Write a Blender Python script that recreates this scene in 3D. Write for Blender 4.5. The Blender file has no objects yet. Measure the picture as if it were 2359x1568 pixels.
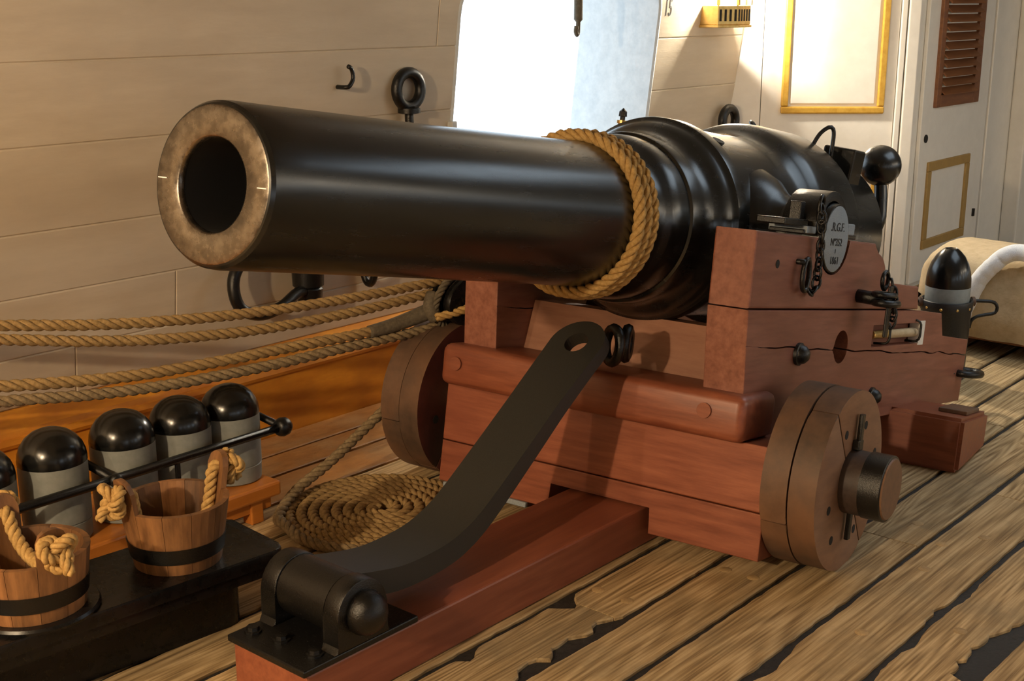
import bpy, bmesh, math, random
from mathutils import Vector, Matrix, noise

random.seed(7)
scene = bpy.context.scene
col = scene.collection
PI = math.pi

# ------------------------------------------------------------------ camera
FPX, W_PX, HOR = 2960.0, 2359.0, 784.0
PSI, CAM_H = math.radians(40.55), 1.5
TH = math.atan(HOR / FPX)
fw = Vector((math.cos(PSI) * math.cos(TH), math.sin(PSI) * math.cos(TH), -math.sin(TH)))
rt = Vector((math.sin(PSI), -math.cos(PSI), 0))
up = rt.cross(fw)
camd = bpy.data.cameras.new('camera')
camd.sensor_width = 36.0
camd.lens = 36.0 * FPX / W_PX
camd.clip_start = 0.05
cam = bpy.data.objects.new('camera', camd)
cam.matrix_world = Matrix(((rt.x, up.x, -fw.x, 0), (rt.y, up.y, -fw.y, 0), (rt.z, up.z, -fw.z, CAM_H), (0, 0, 0, 1)))
col.objects.link(cam)
scene.camera = cam

# ------------------------------------------------------------------ world, lights, exposure
w = bpy.data.worlds.new('sky')
scene.world = w
w.use_nodes = True
bg = w.node_tree.nodes['Background']
bg.inputs[0].default_value = (0.74, 0.88, 1.0, 1)
bg.inputs[1].default_value = 3.4
vs = scene.view_settings
vs.view_transform = 'Standard'
vs.look = 'None'
vs.exposure = -0.06
vs.gamma = 1.0
vs.use_curve_mapping = False

def point(name, loc, power, color, radius):
    l = bpy.data.lights.new(name, 'POINT')
    l.energy = power; l.color = color; l.shadow_soft_size = radius
    o = bpy.data.objects.new(name, l); o.location = loc
    col.objects.link(o)
    return o

WARM = (1.0, 0.75, 0.47)
point('deck_lamp_key', (-1.55, 1.36, 1.98), 345, WARM, 0.05)
point('deck_lamp_second', (-1.2, 2.25, 2.0), 75, WARM, 0.05)
for k_ in range(4):                                     # unseen lamps added for the barrel highlight and the opposite side
    point('added_lamp_row', (5.2 + 1.3 * k_, -3.3, 1.75), 34, (1.0, 0.86, 0.66), 0.08)

# ------------------------------------------------------------------ helpers
def link(o, parent=None):
    col.objects.link(o)
    if parent is not None:
        o.parent = parent
    return o

def tag(o, label, cat, group=None):
    o['label'] = label; o['category'] = cat
    if group: o['group'] = group
    return o

def thing(name, label, cat, loc=(0, 0, 0), rz=0.0, group=None, mat4=None):
    o = bpy.data.objects.new(name, None)
    o.empty_display_size = 0.1
    col.objects.link(o)
    if mat4 is not None:
        o.matrix_world = mat4
    else:
        o.location = loc; o.rotation_euler = (0, 0, rz)
    return tag(o, label, cat, group)

def obj(name, bm, m, parent=None, smooth=False, angle=None, label=None):
    me = bpy.data.meshes.new(name)
    bmesh.ops.recalc_face_normals(bm, faces=bm.faces[:])
    if angle is not None:
        smooth = True
        for e in bm.edges:
            if len(e.link_faces) == 2 and e.calc_face_angle(0) > math.radians(angle):
                e.smooth = False
    bm.to_mesh(me); bm.free()
    if smooth:
        me.polygons.foreach_set('use_smooth', [True] * len(me.polygons))
    if m: me.materials.append(m)
    o = bpy.data.objects.new(name, me)
    link(o, parent)
    if label: o['label'] = label
    return o

def struct(name, bm, m, parent=None, **k):
    o = obj(name, bm, m, parent, **k)
    if parent is None: o['kind'] = 'structure'
    return o

def box(x0, x1, y0, y1, z0, z1, bev=0.0, seg=2, bm=None):
    own = bm is None
    b2 = bmesh.new()
    vs_ = [b2.verts.new((x, y, z)) for z in (z0, z1) for y in (y0, y1) for x in (x0, x1)]
    for f in ((0, 2, 3, 1), (4, 5, 7, 6), (0, 1, 5, 4), (2, 6, 7, 3), (0, 4, 6, 2), (1, 3, 7, 5)):
        b2.faces.new([vs_[i] for i in f])
    if bev > 0:
        bmesh.ops.bevel(b2, geom=b2.edges[:], offset=bev, segments=seg, profile=0.5, affect='EDGES')
    if own: return b2
    me = bpy.data.meshes.new('t'); b2.to_mesh(me); b2.free(); bm.from_mesh(me); bpy.data.meshes.remove(me)
    return bm

def prism(poly, a, b, axis='y', bev=0.0):
    """closed polygon extruded along an axis; polygon coords are the other two axes in xyz order"""
    bm = bmesh.new()
    def p(u, v, t):
        return {'y': (u, t, v), 'x': (t, u, v), 'z': (u, v, t)}[axis]
    A = [bm.verts.new(p(u, v, a)) for u, v in poly]
    B = [bm.verts.new(p(u, v, b)) for u, v in poly]
    n = len(poly)
    fa = bm.faces.new(A); fb = bm.faces.new(B[::-1])
    for i in range(n):
        bm.faces.new((A[i], B[i], B[(i + 1) % n], A[(i + 1) % n]))
    if bev > 0:
        es = set(fa.edges) | set(fb.edges)
        bmesh.ops.bevel(bm, geom=list(es), offset=bev, segments=2, profile=0.5, affect='EDGES')
    bmesh.ops.triangulate(bm, faces=[f for f in bm.faces if len(f.verts) > 4])
    return bm

def lathe(prof, axis='z', c=(0, 0, 0), seg=32, cap=True, bm=None, a0=0.0, a1=2 * PI):
    """profile list of (t, r) along the axis"""
    bm = bm or bmesh.new()
    c = Vector(c)
    full = abs(a1 - a0 - 2 * PI) < 1e-6
    n = seg if full else seg + 1
    def p(t, r, a):
        ca, sa = r * math.cos(a), r * math.sin(a)
        return c + Vector({'x': (t, ca, sa), 'y': (ca, t, sa), 'z': (ca, sa, t)}[axis])
    rings = []
    for t, r in prof:
        if r < 1e-6:
            rings.append([bm.verts.new(p(t, 0, 0))])
        else:
            rings.append([bm.verts.new(p(t, r, a0 + (a1 - a0) * i / seg)) for i in range(n)])
    for R0, R1 in zip(rings, rings[1:]):
        m_ = n if full else n - 1
        for i in range(m_):
            j = (i + 1) % n
            if len(R0) == 1 and len(R1) == 1: continue
            if len(R0) == 1: bm.faces.new((R0[0], R1[j], R1[i]))
            elif len(R1) == 1: bm.faces.new((R0[i], R0[j], R1[0]))
            else: bm.faces.new((R0[i], R0[j], R1[j], R1[i]))
    if cap and full:
        for R0 in (rings[0], rings[-1]):
            if len(R0) > 2: bm.faces.new(R0)
    return bm

def catmull(pts, step, closed=False):
    P = [Vector(p) for p in pts]
    n = len(P)
    out = []
    rng = n if closed else n - 1
    for i in range(rng):
        if closed:
            p0, p1, p2, p3 = P[(i - 1) % n], P[i], P[(i + 1) % n], P[(i + 2) % n]
        else:
            p1, p2 = P[i], P[i + 1]
            p0 = P[i - 1] if i > 0 else p1 * 2 - p2
            p3 = P[i + 2] if i + 2 < n else p2 * 2 - p1
        k = 24
        for j in range(k):
            t = j / k
            out.append(0.5 * ((2 * p1) + (p2 - p0) * t + (2 * p0 - 5 * p1 + 4 * p2 - p3) * t * t + (3 * p1 - p0 - 3 * p2 + p3) * t ** 3))
    out.append(P[0].copy() if closed else P[-1].copy())
    return resample(out, step)

def resample(pts, step):
    L = [0.0]
    for a, b in zip(pts, pts[1:]): L.append(L[-1] + (b - a).length)
    n = max(2, int(round(L[-1] / step)))
    res, j = [], 0
    for i in range(n + 1):
        s = L[-1] * i / n
        while j < len(L) - 2 and L[j + 1] < s: j += 1
        d = L[j + 1] - L[j]
        t = 0 if d < 1e-9 else (s - L[j]) / d
        res.append(pts[j].lerp(pts[j + 1], min(1, max(0, t))))
    return res

def frames(path):
    T = []
    for i in range(len(path)):
        a = path[max(0, i - 1)]; b = path[min(len(path) - 1, i + 1)]
        T.append((b - a).normalized())
    u = T[0].orthogonal().normalized()
    F = []
    for i, t in enumerate(T):
        u = (u - t * u.dot(t))
        if u.length < 1e-6: u = t.orthogonal()
        u.normalize()
        F.append((u.copy(), t.cross(u)))
    return F

def tube(path, r, seg=8, bm=None, closed=False, cap=True):
    bm = bm or bmesh.new()
    path = [Vector(p) for p in path]
    if closed:
        n = len(path)
        T = [(path[(i + 1) % n] - path[i - 1]).normalized() for i in range(n)]
        nrm = Vector((0, 0, 0))
        for i in range(n): nrm += path[i - 1].cross(path[i])
        nrm = nrm.normalized() if nrm.length > 1e-9 else Vector((0, 0, 1))
        F = [(nrm, t.cross(nrm).normalized()) for t in T]
    else:
        F = frames(path)
    rr = r if callable(r) else (lambda s: r)
    rings = []
    N = len(path)
    for i, (p, (u, v)) in enumerate(zip(path, F)):
        q = rr(i / max(1, N - 1))
        rings.append([bm.verts.new(p + (u * math.cos(2 * PI * k / seg) + v * math.sin(2 * PI * k / seg)) * q) for k in range(seg)])
    m_ = N if closed else N - 1
    for i in range(m_):
        a, b = rings[i], rings[(i + 1) % N]
        for k in range(seg):
            bm.faces.new((a[k], a[(k + 1) % seg], b[(k + 1) % seg], b[k]))
    if cap and not closed:
        bm.faces.new(rings[0]); bm.faces.new(rings[-1][::-1])
    return bm

def ropebm(pts, R, pitch=None, strands=3, seg=6, closed=False, smoothed=True, bm=None):
    """laid rope of twisted strands along a path"""
    pitch = pitch or R * 5.2
    st = pitch / 10.0
    path = catmull(pts, st, closed) if smoothed else resample([Vector(p) for p in pts], st)
    F = frames(path)
    bm = bm or bmesh.new()
    off = R * 0.54
    for s in range(strands):
        P = []
        for i, (p, (u, v)) in enumerate(zip(path, F)):
            a = 2 * PI * (s / strands + i * st / pitch)
            P.append(p + (u * math.cos(a) + v * math.sin(a)) * off)
        tube(P, R * 0.50, seg, bm)
    return bm

def torus(R, r, c=(0, 0, 0), normal='z', a0=0, a1=2 * PI, n=24, seg=8, bm=None, sx=1.0, sy=1.0):
    pts = []
    closed = abs(a1 - a0 - 2 * PI) < 1e-6
    m_ = n if closed else n + 1
    for i in range(m_):
        a = a0 + (a1 - a0) * i / n
        ca, sa = R * math.cos(a) * sx, R * math.sin(a) * sy
        pts.append(Vector(c) + Vector({'z': (ca, sa, 0), 'y': (ca, 0, sa), 'x': (0, ca, sa)}[normal]))
    return tube(pts, r, seg, bm, closed=closed)

def xf(bm, M):
    bmesh.ops.transform(bm, matrix=M, verts=bm.verts[:])
    return bm

def boolean(o, bmc):
    me = bpy.data.meshes.new('cut'); bmesh.ops.recalc_face_normals(bmc, faces=bmc.faces[:]); bmc.to_mesh(me); bmc.free()
    c = bpy.data.objects.new('cut', me); col.objects.link(c)
    if o.parent: c.parent = o.parent
    md = o.modifiers.new('b', 'BOOLEAN'); md.object = c; md.operation = 'DIFFERENCE'; md.solver = 'EXACT'
    dg = bpy.context.evaluated_depsgraph_get(); dg.update()
    nm = bpy.data.meshes.new_from_object(o.evaluated_get(dg))
    o.modifiers.clear()
    old = o.data; o.data = nm; nm.name = old.name
    bpy.data.objects.remove(c); bpy.data.meshes.remove(me)

def text_bm(s, size, ext=0.0006):
    cu = bpy.data.curves.new('txt', 'FONT'); cu.body = s; cu.size = size; cu.extrude = ext
    cu.align_x = 'CENTER'; cu.align_y = 'CENTER'; cu.resolution_u = 4
    o = bpy.data.objects.new('txt', cu); col.objects.link(o)
    dg = bpy.context.evaluated_depsgraph_get(); dg.update()
    me = bpy.data.meshes.new_from_object(o.evaluated_get(dg))
    bm = bmesh.new(); bm.from_mesh(me)
    bpy.data.objects.remove(o); bpy.data.curves.remove(cu); bpy.data.meshes.remove(me)
    return bm

# ------------------------------------------------------------------ materials
def newmat(name):
    m = bpy.data.materials.new(name); m.use_nodes = True
    nt = m.node_tree
    return m, nt, nt.nodes['Principled BSDF']

def N(nt, typ, **k):
    n = nt.nodes.new(typ)
    for a, b in k.items():
        if a.startswith('i_'): n.inputs[a[2:].replace('_', ' ')].default_value = b
        else: setattr(n, a, b)
    return n

def ramp(nt, stops):
    r = nt.nodes.new('ShaderNodeValToRGB')
    el = r.color_ramp.elements
    el[0].position, el[0].color = stops[0][0], (*stops[0][1], 1)
    el[1].position, el[1].color = stops[-1][0], (*stops[-1][1], 1)
    for p, c in stops[1:-1]:
        e = el.new(p); e.color = (*c, 1)
    return r

def surf(name, c0, c1, rough=0.5, metal=0.0, scale=(6, 6, 6), nscale=1.0, detail=6, bump=0.15, bdist=0.004, rough_var=0.1, coat=0.0, rnd=0.0, distort=0.0, coarse=None, spec=0.5, bscale=None):
    """two-tone noise surface: c0/c1 mixed by stretched noise, bump from the same noise"""
    m, nt, b = newmat(name)
    tc = N(nt, 'ShaderNodeTexCoord')
    mp = N(nt, 'ShaderNodeMapping'); mp.inputs['Scale'].default_value = scale
    nt.links.new(tc.outputs['Object'], mp.inputs[0])
    vec = mp.outputs[0]
    oi = N(nt, 'ShaderNodeObjectInfo')
    if rnd > 0:
        ad = N(nt, 'ShaderNodeVectorMath', operation='ADD')
        sc = N(nt, 'ShaderNodeVectorMath', operation='SCALE'); sc.inputs['Scale'].default_value = 37.0
        cb = N(nt, 'ShaderNodeCombineXYZ')
        for i in range(3): nt.links.new(oi.outputs['Random'], cb.inputs[i])
        nt.links.new(cb.outputs[0], sc.inputs[0])
        nt.links.new(mp.outputs[0], ad.inputs[0]); nt.links.new(sc.outputs[0], ad.inputs[1])
        vec = ad.outputs[0]
    n1 = N(nt, 'ShaderNodeTexNoise'); n1.inputs['Scale'].default_value = nscale; n1.inputs['Detail'].default_value = detail
    n1.inputs['Roughness'].default_value = 0.62; n1.inputs['Distortion'].default_value = distort
    nt.links.new(vec, n1.inputs['Vector'])
    r = ramp(nt, [(0.32, c0), (0.68, c1)])
    nt.links.new(n1.outputs['Fac'], r.inputs[0])
    colout = r.outputs[0]
    if coarse:
        n2 = N(nt, 'ShaderNodeTexNoise'); n2.inputs['Scale'].default_value = coarse[0]; n2.inputs['Detail'].default_value = 4
        nt.links.new(tc.outputs['Object'], n2.inputs['Vector'])
        r2 = ramp(nt, [(0.42, (0, 0, 0)), (0.66, (1, 1, 1))])
        nt.links.new(n2.outputs['Fac'], r2.inputs[0])
        mx = N(nt, 'ShaderNodeMix', data_type='RGBA')
        mlt = N(nt, 'ShaderNodeMath', operation='MULTIPLY'); mlt.inputs[1].default_value = coarse[2]
        nt.links.new(r2.outputs[0], mlt.inputs[0]); nt.links.new(mlt.outputs[0], mx.inputs[0])
        nt.links.new(colout, mx.inputs[6]); mx.inputs[7].default_value = (*coarse[1], 1)
        colout = mx.outputs[2]
    if rnd > 0:
        hs = N(nt, 'ShaderNodeHueSaturation')
        mr = N(nt, 'ShaderNodeMapRange'); mr.inputs['To Min'].default_value = 1 - rnd; mr.inputs['To Max'].default_value = 1 + rnd
        nt.links.new(oi.outputs['Random'], mr.inputs[0]); nt.links.new(mr.outputs[0], hs.inputs['Value'])
        nt.links.new(colout, hs.inputs['Color']); colout = hs.outputs[0]
    nt.links.new(colout, b.inputs['Base Color'])
    mr = N(nt, 'ShaderNodeMapRange'); mr.inputs['To Min'].default_value = max(0.03, rough - rough_var); mr.inputs['To Max'].default_value = min(1, rough + rough_var)
    nt.links.new(n1.outputs['Fac'], mr.inputs[0]); nt.links.new(mr.outputs[0], b.inputs['Roughness'])
    b.inputs['Metallic'].default_value = metal
    b.inputs['Specular IOR Level'].default_value = spec
    if coat: b.inputs['Coat Weight'].default_value = coat; b.inputs['Coat Roughness'].default_value = 0.15
    if bump > 0:
        src = n1.outputs['Fac']
        if bscale:
            n3 = N(nt, 'ShaderNodeTexNoise'); n3.inputs['Scale'].default_value = bscale; n3.inputs['Detail'].default_value = 5
            nt.links.new(tc.outputs['Object'], n3.inputs['Vector']); src = n3.outputs['Fac']
        bp = N(nt, 'ShaderNodeBump'); bp.inputs['Strength'].default_value = bump; bp.inputs['Distance'].default_value = bdist
        nt.links.new(src, bp.inputs['Height']); nt.links.new(bp.outputs[0], b.inputs['Normal'])
    return m

def plank_mat():
    """weathered pine: rings stretched along x, knots, grey and yellow patches"""
    m, nt, b = newmat('weathered_deck_pine')
    tc = N(nt, 'ShaderNodeTexCoord'); oi = N(nt, 'ShaderNodeObjectInfo')
    cb = N(nt, 'ShaderNodeCombineXYZ')
    for i in range(3): nt.links.new(oi.outputs['Random'], cb.inputs[i])
    sc = N(nt, 'ShaderNodeVectorMath', operation='SCALE'); sc.inputs['Scale'].default_value = 53.0
    nt.links.new(cb.outputs[0], sc.inputs[0])
    ad = N(nt, 'ShaderNodeVectorMath', operation='ADD')
    nt.links.new(tc.outputs['Object'], ad.inputs[0]); nt.links.new(sc.outputs[0], ad.inputs[1])
    mp = N(nt, 'ShaderNodeMapping'); mp.inputs['Scale'].default_value = (0.55, 6.5, 6.0)
    nt.links.new(ad.outputs[0], mp.inputs[0])
    # low frequency warp gives cathedral figure, bands make the grain
    wv = N(nt, 'ShaderNodeTexNoise'); wv.inputs['Scale'].default_value = 0.9; wv.inputs['Detail'].default_value = 1.5; wv.inputs['Distortion'].default_value = 0.35
    nt.links.new(mp.outputs[0], wv.inputs['Vector'])
    ml = N(nt, 'ShaderNodeMath', operation='MULTIPLY'); ml.inputs[1].default_value = 130.0
    nt.links.new(wv.outputs['Fac'], ml.inputs[0])
    sn = N(nt, 'ShaderNodeMath', operation='SINE'); nt.links.new(ml.outputs[0], sn.inputs[0])
    fr = N(nt, 'ShaderNodeMath', operation='MULTIPLY_ADD'); fr.inputs[1].default_value = 0.5; fr.inputs[2].default_value = 0.5
    nt.links.new(sn.outputs[0], fr.inputs[0])
    mp2 = N(nt, 'ShaderNodeMapping'); mp2.inputs['Scale'].default_value = (4, 150, 60)
    nt.links.new(ad.outputs[0], mp2.inputs[0])
    fine = N(nt, 'ShaderNodeTexNoise'); fine.inputs['Scale'].default_value = 1.0; fine.inputs['Detail'].default_value = 4
    nt.links.new(mp2.outputs[0], fine.inputs['Vector'])
    mixh = N(nt, 'ShaderNodeMath', operation='MULTIPLY_ADD'); mixh.inputs[1].default_value = 0.17
    nt.links.new(fr.outputs[0], mixh.inputs[0])
    f2 = N(nt, 'ShaderNodeMath', operation='MULTIPLY'); f2.inputs[1].default_value = 0.83
    nt.links.new(fine.outputs['Fac'], f2.inputs[0]); nt.links.new(f2.outputs[0], mixh.inputs[2])
    r = ramp(nt, [(0.30, (0.20, 0.125, 0.053)), (0.49, (0.42, 0.288, 0.14)), (0.69, (0.61, 0.45, 0.245))])
    nt.links.new(mixh.outputs[0], r.inputs[0])
    pt = N(nt, 'ShaderNodeTexNoise'); pt.inputs['Scale'].default_value = 3.2; pt.inputs['Detail'].default_value = 7; pt.inputs['Roughness'].default_value = 0.7
    nt.links.new(ad.outputs[0], pt.inputs['Vector'])
    r2 = ramp(nt, [(0.47, (0, 0, 0)), (0.72, (1, 1, 1))]); nt.links.new(pt.outputs['Fac'], r2.inputs[0])
    k = N(nt, 'ShaderNodeMath', operation='MULTIPLY'); k.inputs[1].default_value = 0.6
    nt.links.new(r2.outputs[0], k.inputs[0])
    mx = N(nt, 'ShaderNodeMix', data_type='RGBA'); nt.links.new(k.outputs[0], mx.inputs[0])
    nt.links.new(r.outputs[0], mx.inputs[6]); mx.inputs[7].default_value = (0.21, 0.165, 0.098, 1)
    hs = N(nt, 'ShaderNodeHueSaturation')
    mr = N(nt, 'ShaderNodeMapRange'); mr.inputs['To Min'].default_value = 0.85; mr.inputs['To Max'].default_value = 1.18
    nt.links.new(oi.outputs['Random'], mr.inputs[0]); nt.links.new(mr.outputs[0], hs.inputs['Value'])
    nt.links.new(mx.outputs[2], hs.inputs['Color']); nt.links.new(hs.outputs[0], b.inputs['Base Color'])
    b.inputs['Roughness'].default_value = 0.72
    b.inputs['Specular IOR Level'].default_value = 0.3
    bp = N(nt, 'ShaderNodeBump'); bp.inputs['Strength'].default_value = 0.4; bp.inputs['Distance'].default_value = 0.002
    nt.links.new(mixh.outputs[0], bp.inputs['Height']); nt.links.new(bp.outputs[0], b.inputs['Normal'])
    return m

M = {}
M['deck'] = plank_mat()
M['tar'] = surf('deck_tar', (0.010, 0.009, 0.008), (0.030, 0.025, 0.020), 0.6, nscale=12, bump=0.7, bdist=0.006)
M['hull'] = surf('cream_hull_paint', (0.55, 0.462, 0.34), (0.65, 0.56, 0.425), 0.5, scale=(1.2, 5, 6), nscale=2.2, bump=0.3, bdist=0.006, coarse=(1.4, (0.47, 0.40, 0.30), 0.45))
M['port'] = surf('white_port_paint', (0.50, 0.53, 0.54), (0.62, 0.64, 0.64), 0.45, nscale=3, bump=0.35, bdist=0.008)
M['white'] = surf('cabin_white_paint', (0.74, 0.70, 0.62), (0.80, 0.76, 0.68), 0.42, nscale=2, bump=0.08, bdist=0.003)
M['water'] = surf('ochre_waterway_paint', (0.58, 0.20, 0.016), (0.80, 0.34, 0.030), 0.42, scale=(1.5, 6, 6), nscale=3, bump=0.5, bdist=0.004, coarse=(4, (0.30, 0.10, 0.02), 0.5))
M['ochredeck'] = surf('worn_ochre_deck_paint', (0.36, 0.155, 0.035), (0.52, 0.245, 0.065), 0.55, scale=(4, 9, 9), nscale=3, bump=0.8, bdist=0.006, coarse=(6, (0.46, 0.30, 0.14), 0.6))
M['red'] = surf('varnished_mahogany', (0.185, 0.050, 0.024), (0.315, 0.098, 0.046), 0.42, scale=(3, 30, 30), nscale=1.6, bump=0.25, bdist=0.002, rnd=0.08, coarse=(3.0, (0.20, 0.055, 0.03), 0.5))
M['red0'] = surf('varnished_mahogany_cheek_daylit', (0.19, 0.066, 0.040), (0.315, 0.124, 0.078), 0.45, scale=(3, 30, 30), nscale=1.6, bump=0.25, bdist=0.002, coarse=(2.2, (0.20, 0.055, 0.026), 0.6))  # cool daylight put into the cheek colour, pinker than the other mahogany
M['redt'] = surf('varnished_mahogany_across', (0.185, 0.050, 0.024), (0.315, 0.098, 0.046), 0.40, scale=(30, 3, 30), nscale=1.6, bump=0.25, bdist=0.002, rnd=0.08, coarse=(3.0, (0.19, 0.05, 0.028), 0.5))
M['redface'] = surf('worn_mahogany', (0.26, 0.11, 0.06), (0.36, 0.17, 0.10), 0.5, scale=(30, 4, 24), nscale=1.5, bump=0.3, bdist=0.002, rnd=0.06)
M['wheel'] = surf('worn_elm_wheel_shaded', (0.062, 0.036, 0.022), (0.112, 0.064, 0.038), 0.6, scale=(9, 9, 9), nscale=3, bump=0.3, bdist=0.002, rnd=0.10, coarse=(5, (0.27, 0.12, 0.05), 0.4))  # shade put into the colour: tread darker than the wheel faces
M['wheelface'] = surf('worn_elm_face_lit', (0.22, 0.105, 0.052), (0.33, 0.17, 0.088), 0.55, scale=(5, 9, 20), nscale=2, bump=0.25, bdist=0.002, rnd=0.08)  # lit copy of the elm, brighter for the light on the faces
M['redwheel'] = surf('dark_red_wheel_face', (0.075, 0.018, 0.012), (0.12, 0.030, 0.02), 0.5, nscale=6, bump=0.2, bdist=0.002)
M['black'] = surf('black_iron_paint', (0.004, 0.004, 0.004), (0.009, 0.0085, 0.008), 0.24, nscale=45, bump=0.5, bdist=0.002, rough_var=0.10, spec=0.42)
M['gun'] = surf('black_gun_lacquer', (0.005, 0.0055, 0.0052), (0.010, 0.0105, 0.0098), 0.26, scale=(2, 14, 14), nscale=2.5, bump=0.03, bdist=0.0015, rough_var=0.07, spec=0.6)
M['bar'] = surf('matt_black_bar', (0.013, 0.013, 0.011), (0.026, 0.0255, 0.021), 0.5, nscale=60, bump=0.3, bdist=0.001)
M['muzzle'] = surf('worn_bright_iron', (0.095, 0.08, 0.066), (0.19, 0.162, 0.132), 0.27, metal=0.92, nscale=8, bump=0.22, bdist=0.0015, rough_var=0.15)
M['bore'] = surf('black_bore', (0.004, 0.004, 0.005), (0.008, 0.008, 0.009), 0.8, nscale=20, bump=0)  # inside of the bore, even near-black
M['grey'] = surf('grey_shell_paint', (0.19, 0.20, 0.185), (0.235, 0.245, 0.225), 0.55, nscale=8, bump=0.08, bdist=0.002)
M['dome'] = surf('black_shell_nose', (0.004, 0.004, 0.004), (0.008, 0.008, 0.0075), 0.22, nscale=10, bump=0.06, bdist=0.002)
M['rope'] = surf('manila_rope', (0.20, 0.125, 0.046), (0.40, 0.265, 0.115), 0.85, scale=(90, 90, 90), nscale=1.2, bump=0.5, bdist=0.002, coarse=(7, (0.24, 0.15, 0.065), 0.5), spec=0.2)
M['oldrope'] = surf('weathered_rope', (0.15, 0.105, 0.055), (0.30, 0.215, 0.115), 0.88, scale=(90, 90, 90), nscale=1.2, bump=0.5, bdist=0.002, spec=0.2)
M['newrope'] = surf('golden_rope', (0.34, 0.20, 0.062), (0.54, 0.345, 0.13), 0.85, scale=(90, 90, 90), nscale=1.2, bump=0.5, bdist=0.002, spec=0.2)
M['serving'] = surf('tarred_serving', (0.07, 0.055, 0.035), (0.14, 0.11, 0.07), 0.8, scale=(60, 60, 60), nscale=1.5, bump=0.5, bdist=0.002)
M['whiterope'] = surf('white_cotton', (0.80, 0.82, 0.84), (0.90, 0.91, 0.92), 0.9, nscale=40, bump=0.5, bdist=0.004)
M['stave'] = surf('oak_stave', (0.11, 0.048, 0.018), (0.27, 0.125, 0.045), 0.5, scale=(30, 30, 4), nscale=1.4, bump=0.25, bdist=0.002, rnd=0.5)
M['rack'] = surf('orange_varnished_rack', (0.42, 0.135, 0.020), (0.56, 0.20, 0.032), 0.35, scale=(3, 20, 20), nscale=1.5, bump=0.15, bdist=0.002)
M['bench'] = surf('black_bench_paint', (0.004, 0.004, 0.004), (0.008, 0.0075, 0.0075), 0.28, nscale=6, bump=0.08, bdist=0.003, spec=0.35)
M['canvas'] = surf('sail_canvas', (0.45, 0.345, 0.205), (0.56, 0.44, 0.275), 0.9, nscale=5, bump=0.4, bdist=0.01, coarse=(2.5, (0.36, 0.28, 0.17), 0.5))
M['brass'] = surf('lantern_brass', (0.55, 0.36, 0.11), (0.72, 0.50, 0.19), 0.35, metal=0.85, nscale=8, bump=0.05)
M['gilt'] = surf('gilt_moulding', (0.55, 0.30, 0.035), (0.70, 0.42, 0.07), 0.38, metal=0.25, nscale=5, bump=0.05)
M['ochreline'] = surf('ochre_painted_moulding', (0.33, 0.20, 0.055), (0.40, 0.25, 0.075), 0.5, nscale=5, bump=0.05)
M['louvre'] = surf('stained_louvre_wood', (0.155, 0.055, 0.018), (0.25, 0.098, 0.034), 0.5, scale=(3, 20, 20), nscale=2, bump=0.2, bdist=0.002, rnd=0.08)
M['leather'] = surf('black_leather', (0.010, 0.011, 0.012), (0.022, 0.023, 0.024), 0.42, nscale=40, bump=0.35, bdist=0.001)
M['trunface'] = surf('pale_blue_grey_paint', (0.20, 0.235, 0.265), (0.29, 0.33, 0.36), 0.5, nscale=50, bump=0.25, bdist=0.001)
M['ink'] = surf('black_ink', (0.012, 0.012, 0.013), (0.02, 0.02, 0.02), 0.6, bump=0)
M['endgrain'] = surf('axle_end_grain', (0.15, 0.075, 0.035), (0.23, 0.12, 0.06), 0.55, scale=(14, 14, 14), nscale=3, bump=0.3, bdist=0.001)
M['plug'] = surf('wooden_plug', (0.36, 0.235, 0.10), (0.50, 0.34, 0.16), 0.7, nscale=30, bump=0.2, bdist=0.001, rnd=0.15)
M['sleeve'] = surf('tarred_axle', (0.035, 0.022, 0.016), (0.060, 0.038, 0.028), 0.55, nscale=12, bump=0.3, bdist=0.002)
M['dark'] = surf('hole_shade_black', (0.006, 0.005, 0.004), (0.012, 0.010, 0.008), 0.8, bump=0)  # flat near-black painted in for the shade inside holes and slots
M['beam'] = surf('ceiling_paint', (0.40, 0.37, 0.33), (0.46, 0.43, 0.38), 0.6, nscale=2, bump=0.05)
mg, nt_, b_ = newmat('lantern_glass')
tr_ = N(nt_, 'ShaderNodeBsdfTransparent'); gl_ = N(nt_, 'ShaderNodeBsdfGlossy'); gl_.inputs['Roughness'].default_value = 0.05
mx_ = N(nt_, 'ShaderNodeMixShader'); mx_.inputs[0].default_value = 0.08
nt_.links.new(tr_.outputs[0], mx_.inputs[1]); nt_.links.new(gl_.outputs[0], mx_.inputs[2])
nt_.links.new(mx_.outputs[0], nt_.nodes['Material Output'].inputs['Surface']); nt_.nodes.remove(b_)
M['glass'] = mg
mg, nt_, b_ = newmat('lamp_flame')
b_.inputs['Base Color'].default_value = (0, 0, 0, 1); b_.inputs['Emission Color'].default_value = (1, 0.82, 0.55, 1); b_.inputs['Emission Strength'].default_value = 60.0
M['flame'] = mg

# ------------------------------------------------------------------ the setting
HY0, HSL = 3.56, 0.12                                   # hull: y at z = 0.3 and its inward lean
def hully(z): return HY0 - HSL * (z - 0.3)

# floor: a bed of caulking tar with every deck plank a board of its own
floor = struct('floor', box(-6, 18, -5.2, 4.0, -0.10, -0.010), M['tar'])
seams = [3.47, 3.31, 3.15, 2.96, 2.76, 2.61, 2.435, 2.26, 2.075, 1.888, 1.70, 1.514, 1.314, 1.105]
while seams[-1] > -2.6: seams.append(seams[-1] - 0.197)
butts = {(1.70, 1.514): [4.536], (1.514, 1.314): [3.318], (1.314, 1.105): [3.856], (1.888, 1.70): [2.405, 5.9]}
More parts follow.
